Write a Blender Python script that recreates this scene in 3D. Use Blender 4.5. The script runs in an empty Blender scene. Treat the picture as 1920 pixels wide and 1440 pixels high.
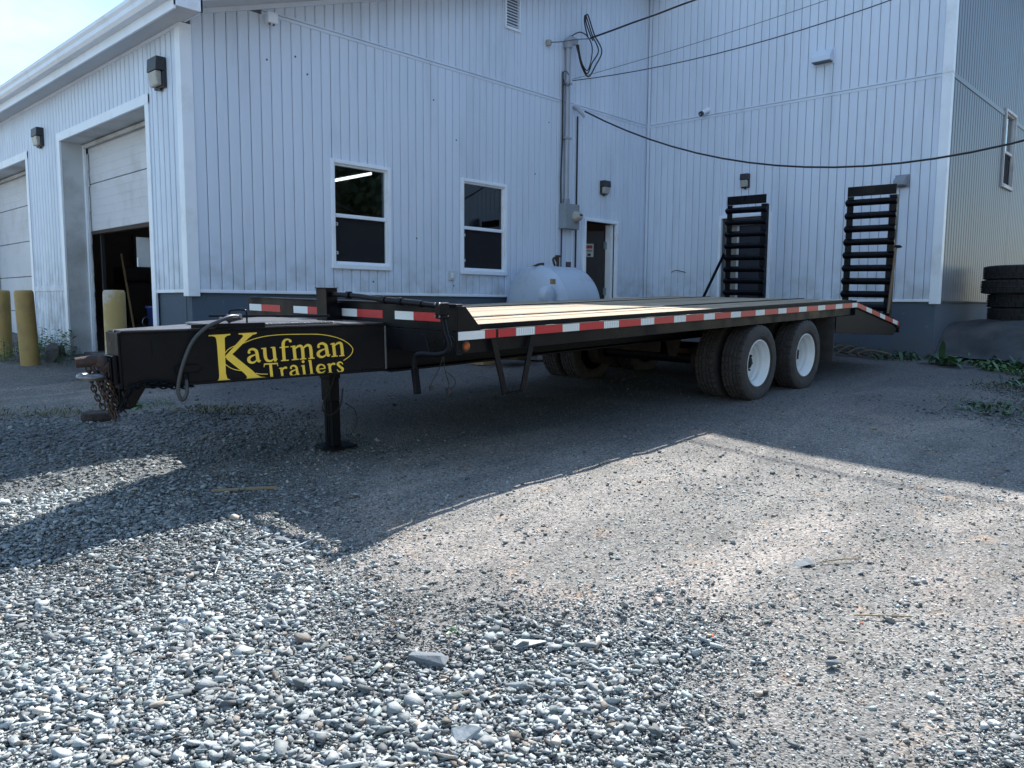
import bpy, bmesh, math, random
import numpy as np
from mathutils import Vector, Matrix
R = math.radians
random.seed(7)
rng = np.random.default_rng(11)
sc = bpy.context.scene
C = bpy.context.collection

# ------------------------------------------------------------------ camera
cam_d = bpy.data.cameras.new('camera')
cam_d.sensor_width = 36.0
cam_d.lens = 36.0 * 1459.98 / 1920.0
cam_d.clip_start = 0.05
cam_d.clip_end = 5000
cam = bpy.data.objects.new('camera', cam_d)
C.objects.link(cam)
right = Vector((0.68850979, -0.72520641, 0.00547094))
down = Vector((-0.07007676, -0.07403543, -0.99479043))
fwd = Vector((0.72183344, 0.68453957, -0.10179424))
CAM_H = 1.35
m = Matrix((right, -down, -fwd)).transposed().to_4x4()
m.translation = Vector((0, 0, CAM_H))
cam.matrix_world = m
sc.camera = cam

# ------------------------------------------------------------------ light
SUN = Vector((0.94, 0.43, 1.0)).normalized()
world = bpy.data.worlds.new('World')
sc.world = world
world.use_nodes = True
wn, wl = world.node_tree.nodes, world.node_tree.links
bg = wn['Background']
sky = wn.new('ShaderNodeTexSky')
sky.sky_type = 'NISHITA'
sky.sun_disc = False
sky.sun_elevation = math.asin(SUN.z)
sky.sun_rotation = math.atan2(SUN.x, SUN.y)
sky.air_density = 1.3
sky.dust_density = 0.2
sky.ozone_density = 3.5
tc = wn.new('ShaderNodeTexCoord')
mp = wn.new('ShaderNodeMapping')
mp.inputs['Scale'].default_value = (1.0, 1.0, 2.6)
cn = wn.new('ShaderNodeTexNoise')
cn.inputs['Scale'].default_value = 2.3
cn.inputs['Detail'].default_value = 8
cn.inputs['Roughness'].default_value = 0.55
cr = wn.new('ShaderNodeValToRGB')
cr.color_ramp.elements[0].position = 0.46
cr.color_ramp.elements[1].position = 0.68
mx = wn.new('ShaderNodeMix')
mx.data_type = 'RGBA'
mx.inputs['B'].default_value = (5.0, 5.8, 6.6, 1)
wl.new(tc.outputs['Generated'], mp.inputs['Vector'])
wl.new(mp.outputs['Vector'], cn.inputs['Vector'])
wl.new(cn.outputs['Fac'], cr.inputs['Fac'])
mul = wn.new('ShaderNodeMath'); mul.operation = 'MULTIPLY'; mul.inputs[1].default_value = 0.75
wl.new(cr.outputs['Color'], mul.inputs[0])
wl.new(mul.outputs[0], mx.inputs['Factor'])
sat = wn.new('ShaderNodeHueSaturation'); sat.inputs['Saturation'].default_value = 1.15
wl.new(sky.outputs['Color'], sat.inputs['Color'])
wl.new(sat.outputs['Color'], mx.inputs['A'])
wl.new(mx.outputs['Result'], bg.inputs['Color'])
bg.inputs['Strength'].default_value = 0.105
sun_d = bpy.data.lights.new('sun', 'SUN')
sun_d.energy = 5.0
sun_d.angle = R(0.53)
sun_d.color = (1.0, 0.97, 0.93)
sun = bpy.data.objects.new('sun', sun_d)
sun.rotation_euler = SUN.to_track_quat('Z', 'Y').to_euler()
sun.location = (10, 5, 20)
C.objects.link(sun)
sc.view_settings.view_transform = 'Standard'
sc.view_settings.look = 'None'
sc.view_settings.gamma = 1
sc.view_settings.use_curve_mapping = False
sc.view_settings.exposure = 1.2

# ------------------------------------------------------------------ materials
def mat(name, col, rough=0.6, metal=0.0, var=0.0, vscale=3.0, bump=0.0, bscale=60.0, dirt=None, dscale=2.0, dpos=(0.5, 0.7), damt=0.6, attr=None, spec=0.5, trans=0, coat=0, stretch=(1, 1, 1), splash=None, rvar=0.0):
    m = bpy.data.materials.new(name)
    m.use_nodes = True
    n, l = m.node_tree.nodes, m.node_tree.links
    b = n['Principled BSDF']
    b.inputs['Base Color'].default_value = (*col, 1)
    b.inputs['Roughness'].default_value = rough
    b.inputs['Metallic'].default_value = metal
    b.inputs['Specular IOR Level'].default_value = spec
    b.inputs['Coat Weight'].default_value = coat
    tc = n.new('ShaderNodeTexCoord')
    mpn = n.new('ShaderNodeMapping'); mpn.inputs['Scale'].default_value = stretch
    geo = n.new('ShaderNodeNewGeometry')
    l.new(geo.outputs['Position'], mpn.inputs['Vector'])
    src = None
    if attr:
        a = n.new('ShaderNodeAttribute'); a.attribute_name = attr
        src = a.outputs['Color']
    if var > 0:
        t = n.new('ShaderNodeTexNoise'); t.inputs['Scale'].default_value = vscale; t.inputs['Detail'].default_value = 6
        l.new(mpn.outputs['Vector'], t.inputs['Vector'])
        hs = n.new('ShaderNodeHueSaturation')
        mr = n.new('ShaderNodeMapRange'); mr.inputs['From Min'].default_value = 0.25; mr.inputs['From Max'].default_value = 0.75
        mr.inputs['To Min'].default_value = 1 - var; mr.inputs['To Max'].default_value = 1 + var
        l.new(t.outputs['Fac'], mr.inputs['Value'])
        l.new(mr.outputs['Result'], hs.inputs['Value'])
        hs.inputs['Color'].default_value = (*col, 1)
        if src: l.new(src, hs.inputs['Color'])
        src = hs.outputs['Color']
    if dirt:
        t2 = n.new('ShaderNodeTexNoise'); t2.inputs['Scale'].default_value = dscale; t2.inputs['Detail'].default_value = 9; t2.inputs['Roughness'].default_value = 0.65
        l.new(mpn.outputs['Vector'], t2.inputs['Vector'])
        r2 = n.new('ShaderNodeMapRange'); r2.inputs['From Min'].default_value = dpos[0]; r2.inputs['From Max'].default_value = dpos[1]
        r2.inputs['To Max'].default_value = damt
        l.new(t2.outputs['Fac'], r2.inputs['Value'])
        mxn = n.new('ShaderNodeMix'); mxn.data_type = 'RGBA'
        mxn.inputs['A'].default_value = (*col, 1); mxn.inputs['B'].default_value = (*dirt, 1)
        if src: l.new(src, mxn.inputs['A'])
        l.new(r2.outputs['Result'], mxn.inputs['Factor'])
        src = mxn.outputs['Result']
    if splash:
        z0, z1, scol, samt = splash
        sx = n.new('ShaderNodeSeparateXYZ'); l.new(geo.outputs['Position'], sx.inputs[0])
        r3 = n.new('ShaderNodeMapRange'); r3.inputs['From Min'].default_value = z1; r3.inputs['From Max'].default_value = z0
        l.new(sx.outputs['Z'], r3.inputs['Value'])
        t5 = n.new('ShaderNodeTexNoise'); t5.inputs['Scale'].default_value = 5; t5.inputs['Detail'].default_value = 8
        l.new(geo.outputs['Position'], t5.inputs['Vector'])
        r4 = n.new('ShaderNodeMapRange'); r4.inputs['From Min'].default_value = 0.4; r4.inputs['From Max'].default_value = 0.65; r4.inputs['To Max'].default_value = samt
        l.new(t5.outputs['Fac'], r4.inputs['Value'])
        m5 = n.new('ShaderNodeMath'); m5.operation = 'MULTIPLY'; l.new(r3.outputs['Result'], m5.inputs[0]); l.new(r4.outputs['Result'], m5.inputs[1])
        mx5 = n.new('ShaderNodeMix'); mx5.data_type = 'RGBA'; mx5.inputs['B'].default_value = (*scol, 1)
        l.new(m5.outputs[0], mx5.inputs['Factor']); l.new(src, mx5.inputs['A']); src = mx5.outputs['Result']
    if src: l.new(src, b.inputs['Base Color'])
    if rvar > 0:
        t6 = n.new('ShaderNodeTexNoise'); t6.inputs['Scale'].default_value = 5; t6.inputs['Detail'].default_value = 8
        l.new(geo.outputs['Position'], t6.inputs['Vector'])
        r6 = n.new('ShaderNodeMapRange'); r6.inputs['From Min'].default_value = 0.35; r6.inputs['From Max'].default_value = 0.7
        r6.inputs['To Min'].default_value = rough; r6.inputs['To Max'].default_value = rough + rvar
        l.new(t6.outputs['Fac'], r6.inputs['Value']); l.new(r6.outputs['Result'], b.inputs['Roughness'])
    if bump > 0:
        t3 = n.new('ShaderNodeTexNoise'); t3.inputs['Scale'].default_value = bscale; t3.inputs['Detail'].default_value = 5
        l.new(mpn.outputs['Vector'], t3.inputs['Vector'])
        bp = n.new('ShaderNodeBump'); bp.inputs['Strength'].default_value = bump; bp.inputs['Distance'].default_value = 0.01
        l.new(t3.outputs['Fac'], bp.inputs['Height'])
        l.new(bp.outputs['Normal'], b.inputs['Normal'])
    return m

M = {}
M['siding'] = mat('siding_paint', (0.645, 0.735, 0.86), 0.42, var=0.05, vscale=1.2, bump=0.06, bscale=25, dirt=(0.40, 0.46, 0.52), dscale=3.2, dpos=(0.5, 0.8), damt=0.5, stretch=(1, 1, 0.18), splash=(1.42, 2.1, (0.33, 0.34, 0.33), 0.55), rvar=0.15)
M['siding_reflect_dark'] = mat('siding_painted_reflection', (0.10, 0.135, 0.185), 0.42, var=0.06, vscale=1.2, dirt=(0.08, 0.09, 0.10), dscale=0.8, dpos=(0.4, 0.7), damt=0.5)  # same siding; its dark grazing reflection of trees is put into the colour
M['groove'] = mat('siding_backing', (0.13, 0.155, 0.19), 0.8)
M['white'] = mat('white_trim', (0.80, 0.87, 0.95), 0.4, var=0.04, dirt=(0.55, 0.55, 0.53), dscale=2.5, dpos=(0.52, 0.75), damt=0.5)
M['white_dirty'] = mat('dirty_white_metal', (0.55, 0.58, 0.60), 0.5, var=0.1, vscale=2, dirt=(0.22, 0.20, 0.18), dscale=1.6, dpos=(0.45, 0.72), damt=0.7)
M['soffit'] = mat('soffit_panel', (0.60, 0.63, 0.66), 0.6, var=0.05, bump=0.3, bscale=140)
M['door_panel'] = mat('overhead_door_panel', (0.60, 0.62, 0.66), 0.55, var=0.06, vscale=2, dirt=(0.36, 0.35, 0.33), dscale=2.5, dpos=(0.5, 0.75), damt=0.5)
M['foundation'] = mat('painted_foundation', (0.075, 0.105, 0.145), 0.75, var=0.12, vscale=1.5, bump=0.35, bscale=30, dirt=(0.20, 0.22, 0.22), dscale=9, dpos=(0.64, 0.72), damt=0.7, splash=(0.55, 1.1, (0.11, 0.105, 0.10), 0.9))
M['black'] = mat('black_trailer_paint', (0.003, 0.0037, 0.0065), 0.26, var=0.3, vscale=4, bump=0.10, bscale=12, dirt=(0.010, 0.011, 0.014), dscale=3, dpos=(0.48, 0.75), damt=0.6, spec=0.16, rvar=0.3)
M['black_dull'] = mat('dull_black_steel', (0.003, 0.004, 0.007), 0.5, spec=0.14, var=0.3, vscale=6, bump=0.2, bscale=40, dirt=(0.012, 0.0115, 0.012), dscale=4, dpos=(0.5, 0.72), damt=0.6)
M['weld'] = mat('weld_bead', (0.10, 0.10, 0.10), 0.6, bump=0.5, bscale=200)
M['rust'] = mat('rusty_steel', (0.06, 0.032, 0.022), 0.75, var=0.4, vscale=20, bump=0.5, bscale=90, dirt=(0.03, 0.025, 0.025), dscale=18, dpos=(0.45, 0.6), damt=0.8)
M['rust_dark'] = mat('dark_rusty_suspension', (0.022, 0.014, 0.011), 0.8, var=0.4, vscale=15, bump=0.4, bscale=60, dirt=(0.045, 0.025, 0.018), dscale=6, dpos=(0.5, 0.65), damt=0.8)
M['strap'] = mat('faded_strap', (0.13, 0.115, 0.09), 0.9, var=0.35, vscale=20)
M['block_wood'] = mat('old_block_wood', (0.035, 0.028, 0.024), 0.95, var=0.4, vscale=25, bump=0.6, bscale=60)
M['screen'] = mat('insect_screen', (0.012, 0.012, 0.016), 0.9)
M['bare_steel'] = mat('worn_bare_steel', (0.17, 0.175, 0.19), 0.38, metal=0.8, var=0.3, vscale=30, bump=0.1)
M['yellow_text'] = mat('yellow_vinyl_lettering', (0.95, 0.64, 0.07), 0.45, var=0.08, vscale=9)
M['yellow'] = mat('yellow_bollard_paint', (0.38, 0.26, 0.085), 0.6, var=0.12, vscale=4, bump=0.2, bscale=20, dirt=(0.20, 0.14, 0.08), dscale=5, dpos=(0.5, 0.7), damt=0.6)
M['yellow_pale'] = mat('faded_bollard_paint', (0.40, 0.29, 0.11), 0.6, var=0.12, vscale=4, bump=0.2, bscale=20, dirt=(0.42, 0.42, 0.40), dscale=4, dpos=(0.5, 0.56), damt=0.9)
M['rubber'] = mat('tyre_rubber', (0.042, 0.037, 0.038), 0.72, var=0.25, vscale=12, bump=0.15, bscale=80, dirt=(0.055, 0.05, 0.045), dscale=6, dpos=(0.45, 0.7), damt=0.6)
M['rim'] = mat('white_wheel_rim', (0.75, 0.78, 0.80), 0.35, var=0.03, dirt=(0.55, 0.53, 0.50), dscale=9, dpos=(0.6, 0.75), damt=0.4)
M['glass'] = None
M['lamp_body'] = mat('bronze_lamp_body', (0.028, 0.03, 0.036), 0.45, var=0.15)
M['lens'] = mat('prismatic_lens', (0.38, 0.37, 0.33), 0.25, var=0.15, vscale=30, bump=0.6, bscale=120)
M['meter_grey'] = mat('meter_box_grey', (0.25, 0.29, 0.32), 0.5, var=0.1, dirt=(0.22, 0.14, 0.09), dscale=7, dpos=(0.56, 0.68), damt=0.8)
M['conduit'] = mat('galvanised_conduit', (0.36, 0.39, 0.44), 0.5, metal=0.3, var=0.1)
M['cable'] = mat('black_cable', (0.012, 0.012, 0.016), 0.5)
M['cable_grey'] = mat('grey_wire', (0.10, 0.11, 0.13), 0.5)
M['tank'] = mat('propane_tank_paint', (0.44, 0.52, 0.63), 0.42, var=0.06, vscale=2, bump=0.05, bscale=20, dirt=(0.33, 0.35, 0.36), dscale=4, dpos=(0.54, 0.72), damt=0.6)
M['dark_wood'] = mat('navy_door_paint', (0.007, 0.011, 0.022), 0.4, var=0.15)
M['interior'] = mat('dim_interior_wall', (0.17, 0.12, 0.10), 0.9, var=0.2, vscale=2)
M['concrete'] = mat('shop_floor_concrete', (0.18, 0.17, 0.17), 0.8, var=0.15, bump=0.1)
M['concrete_pale'] = mat('pale_concrete', (0.42, 0.42, 0.41), 0.85, var=0.12, bump=0.3)
M['roof'] = mat('roof_sheet', (0.30, 0.31, 0.33), 0.5, var=0.08)
M['amber'] = mat('amber_lens', (0.45, 0.10, 0.015), 0.3, bump=0.4, bscale=160)
M['tape_plain'] = mat('plain_white_tape', (0.75, 0.79, 0.80), 0.35, var=0.06, bump=0.2, bscale=90)
M['tan_rock'] = mat('tan_rock', (0.33, 0.24, 0.11), 0.85, var=0.2, vscale=5, bump=0.8, bscale=14)
M['grey_rock'] = mat('dark_grey_stone', (0.11, 0.13, 0.145), 0.8, var=0.2, vscale=8, bump=0.7, bscale=25)
M['rock_brown'] = mat('grey_brown_stone', (0.10, 0.095, 0.09), 0.85, var=0.25, vscale=6, bump=0.8, bscale=20)  # grey brown tone of the rocks at the garage pier
M['pale_rock'] = mat('pale_grey_stone', (0.34, 0.37, 0.38), 0.8, var=0.15, vscale=12, bump=0.5, bscale=30)
M['pink_rock'] = mat('pinkish_stone', (0.42, 0.33, 0.29), 0.8, var=0.2, vscale=14, bump=0.5, bscale=30)
M['stick'] = mat('weathered_stick', (0.30, 0.22, 0.12), 0.8, var=0.2, vscale=12)
M['hose_black'] = mat('grey_black_hose', (0.045, 0.05, 0.055), 0.45, var=0.1)
M['blue_bin'] = mat('blue_plastic', (0.02, 0.035, 0.16), 0.4)
M['house_grey'] = mat('neighbour_cladding', (0.28, 0.30, 0.31), 0.7, var=0.06)
M['house_roof'] = mat('neighbour_roof', (0.45, 0.42, 0.38), 0.7, var=0.08)
M['sign'] = mat('sign_white', (0.5, 0.5, 0.5), 0.5)
M['sign_red'] = mat('sign_red', (0.35, 0.03, 0.03), 0.5)
M['sign_black'] = mat('sign_black', (0.02, 0.02, 0.02), 0.5)
M['bark'] = mat('bark', (0.07, 0.05, 0.04), 0.9, var=0.3, vscale=8, bump=0.6, bscale=20)
M['pole_wood'] = mat('pole_wood', (0.16, 0.12, 0.09), 0.9, var=0.2, vscale=4)
M['asphalt'] = mat('old_asphalt', (0.05, 0.055, 0.062), 0.9, var=0.5, vscale=3, bump=0.9, bscale=90, dirt=(0.12, 0.11, 0.10), dscale=2.2, dpos=(0.45, 0.7), damt=0.6)
M['brown_rod'] = mat('dirty_brass_rod', (0.16, 0.12, 0.08), 0.5, metal=0.4)

def leafmat(name, col):
    m = mat(name, col, 0.55, var=0.35, vscale=2.5)
    return m
M['leaf'] = leafmat('weed_leaf', (0.07, 0.14, 0.04))
M['leaf_dark'] = leafmat('dark_weed_leaf', (0.045, 0.10, 0.045))
M['grass'] = leafmat('dry_grass', (0.12, 0.12, 0.055))
M['leaf_pale'] = leafmat('pale_burdock_leaf', (0.13, 0.21, 0.10))
M['tree'] = leafmat('tree_leaf', (0.045, 0.08, 0.03))

M['screen'].node_tree.nodes['Principled BSDF'].inputs['Alpha'].default_value = 0.8
def tape_mat(name, col, line):
    m = mat(name, col, 0.3, var=0.1, vscale=14)
    n, l = m.node_tree.nodes, m.node_tree.links
    b = n['Principled BSDF']
    g = n.new('ShaderNodeNewGeometry'); tcn = n.new('ShaderNodeTexCoord')
    sp = n.new('ShaderNodeSeparateXYZ'); l.new(tcn.outputs['Object'], sp.inputs[0])
    # chevrons: stripes along x shifted by a triangle wave in z
    tz = n.new('ShaderNodeMath'); tz.operation = 'PINGPONG'; tz.inputs[1].default_value = 0.0085
    l.new(sp.outputs['Z'], tz.inputs[0])
    ad = n.new('ShaderNodeMath'); ad.operation = 'ADD'; l.new(sp.outputs['X'], ad.inputs[0]); l.new(tz.outputs[0], ad.inputs[1])
    mo = n.new('ShaderNodeMath'); mo.operation = 'PINGPONG'; mo.inputs[1].default_value = 0.0105; l.new(ad.outputs[0], mo.inputs[0])
    gt = n.new('ShaderNodeMath'); gt.operation = 'LESS_THAN'; gt.inputs[1].default_value = 0.0042; l.new(mo.outputs[0], gt.inputs[0])
    mxn = n.new('ShaderNodeMix'); mxn.data_type = 'RGBA'; mxn.inputs['A'].default_value = (*col, 1); mxn.inputs['B'].default_value = (*line, 1)
    l.new(gt.outputs[0], mxn.inputs['Factor']); l.new(mxn.outputs['Result'], b.inputs['Base Color'])
    return m
M['tape_red'] = tape_mat('red_reflective_tape', (0.58, 0.012, 0.022), (0.33, 0.008, 0.018))
M['tape_white'] = tape_mat('white_reflective_tape', (0.85, 0.88, 0.88), (0.42, 0.52, 0.54))
M['tape_red_flat'] = mat('plain_red_tape', (0.50, 0.014, 0.026), 0.35, var=0.1, vscale=20)

def glass_mat():
    m = bpy.data.materials.new('window_glass'); m.use_nodes = True
    n, l = m.node_tree.nodes, m.node_tree.links
    n.remove(n['Principled BSDF'])
    o = n['Material Output']
    gl = n.new('ShaderNodeBsdfGlossy'); gl.inputs['Roughness'].default_value = 0.02; gl.inputs['Color'].default_value = (0.9, 0.95, 1, 1)
    tr = n.new('ShaderNodeBsdfTransparent'); tr.inputs['Color'].default_value = (0.45, 0.48, 0.5, 1)
    fr = n.new('ShaderNodeFresnel'); fr.inputs['IOR'].default_value = 1.6
    ad = n.new('ShaderNodeMath'); ad.operation = 'MULTIPLY_ADD'; ad.inputs[1].default_value = 1.3; ad.inputs[2].default_value = 0.01; ad.use_clamp = True
    mxs = n.new('ShaderNodeMixShader')
    l.new(fr.outputs[0], ad.inputs[0]); l.new(ad.outputs[0], mxs.inputs[0]); l.new(tr.outputs[0], mxs.inputs[1]); l.new(gl.outputs[0], mxs.inputs[2])
    l.new(mxs.outputs[0], o.inputs['Surface'])
    return m
M['glass'] = glass_mat()
def emit_mat(name, col, s):
    m = bpy.data.materials.new(name); m.use_nodes = True
    b = m.node_tree.nodes['Principled BSDF']
    b.inputs['Base Color'].default_value = (*col, 1); b.inputs['Emission Color'].default_value = (*col, 1); b.inputs['Emission Strength'].default_value = s
    return m
M['tube'] = emit_mat('lit_fluorescent_tube', (1, 0.98, 0.92), 4.0)

def wood_mat():
    m = bpy.data.materials.new('deck_plank_wood'); m.use_nodes = True
    n, l = m.node_tree.nodes, m.node_tree.links
    b = n['Principled BSDF']; b.inputs['Roughness'].default_value = 0.85; b.inputs['Specular IOR Level'].default_value = 0.12
    tc = n.new('ShaderNodeTexCoord'); oi = n.new('ShaderNodeObjectInfo')
    mp = n.new('ShaderNodeMapping'); mp.inputs['Scale'].default_value = (1.2, 22, 10)
    cb = n.new('ShaderNodeCombineXYZ'); l.new(oi.outputs['Random'], cb.inputs[0])
    vs = n.new('ShaderNodeVectorMath'); vs.operation = 'SCALE'; vs.inputs['Scale'].default_value = 40; l.new(cb.outputs[0], vs.inputs[0])
    l.new(vs.outputs[0], mp.inputs['Location'])
    l.new(tc.outputs['Object'], mp.inputs['Vector'])
    t = n.new('ShaderNodeTexNoise'); t.inputs['Scale'].default_value = 3; t.inputs['Detail'].default_value = 8; l.new(mp.outputs[0], t.inputs['Vector'])
    r = n.new('ShaderNodeValToRGB'); r.color_ramp.elements[0].position = 0.32; r.color_ramp.elements[0].color = (0.26, 0.20, 0.14, 1)
    r.color_ramp.elements[1].position = 0.68; r.color_ramp.elements[1].color = (0.52, 0.42, 0.30, 1)
    l.new(t.outputs['Fac'], r.inputs['Fac'])
    hs = n.new('ShaderNodeHueSaturation'); mr = n.new('ShaderNodeMapRange'); mr.inputs['To Min'].default_value = 0.82; mr.inputs['To Max'].default_value = 1.1
    l.new(oi.outputs['Random'], mr.inputs['Value']); l.new(mr.outputs[0], hs.inputs['Value']); l.new(r.outputs[0], hs.inputs['Color'])
    l.new(hs.outputs[0], b.inputs['Base Color'])
    bp = n.new('ShaderNodeBump'); bp.inputs['Strength'].default_value = 0.4; bp.inputs['Distance'].default_value = 0.004
    l.new(t.outputs['Fac'], bp.inputs['Height']); l.new(bp.outputs[0], b.inputs['Normal'])
    return m
M['wood'] = wood_mat()

# ------------------------------------------------------------------ mesh helpers
ORG = {}
def tag(o, label=None, cat=None, group=None, kind=None):
    if label: o['label'] = label
    if cat: o['category'] = cat
    if group: o['group'] = group
    if kind: o['kind'] = kind
    return o
def empty(name, loc, label, cat, group=None):
    o = bpy.data.objects.new(name, None); C.objects.link(o)
    o.location = loc; o.empty_display_size = 0.2
    ORG[o.name] = Vector(loc)
    return tag(o, label, cat, group)
class MB:
    def __init__(s): s.v = []; s.f = []; s.sm = []
    def add(s, vs, fs, smooth=False):
        k = len(s.v); s.v += [tuple(p) for p in vs]
        s.f += [tuple(i + k for i in f) for f in fs]; s.sm += [smooth] * len(fs)
        return s
    def box(s, x0, x1, y0, y1, z0, z1):
        return s.hexa([(x0,y0,z0),(x1,y0,z0),(x1,y1,z0),(x0,y1,z0),(x0,y0,z1),(x1,y0,z1),(x1,y1,z1),(x0,y1,z1)])
    def hexa(s, p):
        return s.add(p, [(0,3,2,1),(4,5,6,7),(0,1,5,4),(1,2,6,5),(2,3,7,6),(3,0,4,7)])
    def bar(s, a, b, w, h, up=(0,0,1)):
        a, b = Vector(a), Vector(b); d = (b-a).normalized(); up = Vector(up)
        sd = d.cross(up)
        if sd.length < 1e-4: sd = d.cross(Vector((1,0,0)))
        sd.normalize(); u = sd.cross(d).normalized()
        p = []
        for q in (a, b):
            for i, j in ((-1,-1),(1,-1),(1,1),(-1,1)): p.append(q + sd*i*w/2 + u*j*h/2)
        return s.add(p, [(0,1,2,3),(7,6,5,4),(0,4,5,1),(1,5,6,2),(2,6,7,3),(3,7,4,0)])
    def tube(s, pts, r, n=8, caps=True):
        pts = [Vector(p) for p in pts]; N = len(pts); rr = r if isinstance(r, (list, tuple)) else [r]*N
        prev = None; vs = []
        for i, p in enumerate(pts):
            d = (pts[min(i+1, N-1)] - pts[max(i-1, 0)]).normalized()
            if prev is None:
                a = d.cross(Vector((0,0,1)))
                if a.length < 1e-3: a = d.cross(Vector((1,0,0)))
            else: a = prev - d*prev.dot(d)
            a.normalize(); prev = a; b = d.cross(a)
            for k in range(n):
                t = 2*math.pi*k/n; vs.append(p + a*math.cos(t)*rr[i] + b*math.sin(t)*rr[i])
        fs = [(i*n+k, i*n+(k+1)%n, (i+1)*n+(k+1)%n, (i+1)*n+k) for i in range(N-1) for k in range(n)]
        s.add(vs, fs, True)
        if caps: s.add(vs[:n], [tuple(range(n))]); s.add(vs[-n:], [tuple(reversed(range(n)))])
        return s
    def lathe(s, prof, c, axis='z', n=32, smooth=True):
        c = Vector(c); vs = []
        for r, h in prof:
            for k in range(n):
                t = 2*math.pi*k/n; x, y = r*math.cos(t), r*math.sin(t)
                q = {'z': (x, y, h), 'y': (x, h, y), 'x': (h, x, y)}[axis]
                vs.append(c + Vector(q))
        fs = [(i*n+k, i*n+(k+1)%n, (i+1)*n+(k+1)%n, (i+1)*n+k) for i in range(len(prof)-1) for k in range(n)]
        return s.add(vs, fs, smooth)
    def prism(s, poly, d):            # planar 3d polygon extruded by vector d
        poly = [Vector(p) for p in poly]; d = Vector(d); n = len(poly)
        vs = poly + [p + d for p in poly]
        return s.add(vs, [tuple(range(n)), tuple(reversed(range(n, 2*n)))] + [(i, i+n, (i+1)%n+n, (i+1)%n) for i in range(n)])
    def ring(s, c, ax, Rr, r, n=20, k=8, squash=1.0, ax2=None):
        c, ax = Vector(c), Vector(ax).normalized()
        a = Vector(ax2).normalized() if ax2 else ax.cross(Vector((0.31,0.77,0.2))).normalized()
        a = (a - ax*a.dot(ax)).normalized(); b = ax.cross(a); vs = []
        for i in range(n):
            t = 2*math.pi*i/n; d = a*math.cos(t)*squash + b*math.sin(t); dn = d.normalized()
            for j in range(k):
                q = 2*math.pi*j/k; vs.append(c + d*Rr + dn*math.cos(q)*r + ax*math.sin(q)*r)
        fs = [(i*k+j, ((i+1)%n)*k+j, ((i+1)%n)*k+(j+1)%k, i*k+(j+1)%k) for i in range(n) for j in range(k)]
        return s.add(vs, fs, True)
    def build(s, name, material, parent=None, bev=0.0, seg=1, fix=True):
        me = bpy.data.meshes.new(name)
        off = Vector((0,0,0))
        if parent is not None: off = ORG.get(parent.name, off)
        me.from_pydata([tuple(Vector(p) - off) for p in s.v], [], s.f)
        me.polygons.foreach_set('use_smooth', s.sm)
        if fix:
            b = bmesh.new(); b.from_mesh(me); bmesh.ops.recalc_face_normals(b, faces=b.faces); b.to_mesh(me); b.free()
        me.materials.append(material); me.update()
        o = bpy.data.objects.new(name, me); C.objects.link(o)
        if parent is not None: o.parent = parent
        ORG[o.name] = off
        if bev > 0:
            md = o.modifiers.new('bevel', 'BEVEL'); md.width = bev; md.segments = seg; md.limit_method = 'ANGLE'; md.angle_limit = R(40)
            md.harden_normals = False
        return o
def place_copy(src, loc, scale=(1,1,1), rot=None, parent=None, name=None):
    o = src.copy(); C.objects.link(o)
    if name: o.name = name
    off = ORG.get(parent.name, Vector((0,0,0))) if parent is not None else Vector((0,0,0))
    o.parent = parent
    o.location = Vector(loc) - off; o.scale = scale
    if rot: o.rotation_euler = rot
    return o
def smoothpath(pts, n=6):
    pts = [Vector(p) for p in pts]; out = []
    P = [pts[0]] + pts + [pts[-1]]
    for i in range(1, len(P)-2):
        for k in range(n):
            t = k/n; a, b, c, d = P[i-1], P[i], P[i+1], P[i+2]
            out.append(0.5*((2*b) + (c-a)*t + (2*a-5*b+4*c-d)*t*t + (3*b-a-3*c+d)*t**3))
    out.append(pts[-1]); return out

# ------------------------------------------------------------------ ground
def vnoise(x, y, s, seed=0):
    x = np.asarray(x)*s + seed*17.3; y = np.asarray(y)*s + seed*9.1
    xi, yi = np.floor(x), np.floor(y); fx, fy = x-xi, y-yi
    fx = fx*fx*(3-2*fx); fy = fy*fy*(3-2*fy)
    def h(a, b):
        q = np.sin(a*127.1 + b*311.7 + seed*74.7)*43758.5453; return q - np.floor(q)
    return (h(xi,yi)*(1-fx)+h(xi+1,yi)*fx)*(1-fy) + (h(xi,yi+1)*(1-fx)+h(xi+1,yi+1)*fx)*fy
def gz(x, y):
    x = np.asarray(x, float); y = np.asarray(y, float)
    b = 0.011 + 0.04*np.clip(x, -12, 22) + 0.041*np.clip(y, -12, 22)
    b = b - 0.19*np.exp(-((x-0.1)**2+(y-3.9)**2)/1.55)
    nb = np.exp(-((x-4)**2+(y-4)**2)/200)
    b = b + ((vnoise(x,y,0.9,1)-.5)*0.035 + (vnoise(x,y,2.7,2)-.5)*0.016 + (vnoise(x,y,9,3)-.5)*0.007)*nb
    return b
def g1(x, y): return float(gz(x, y))
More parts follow.
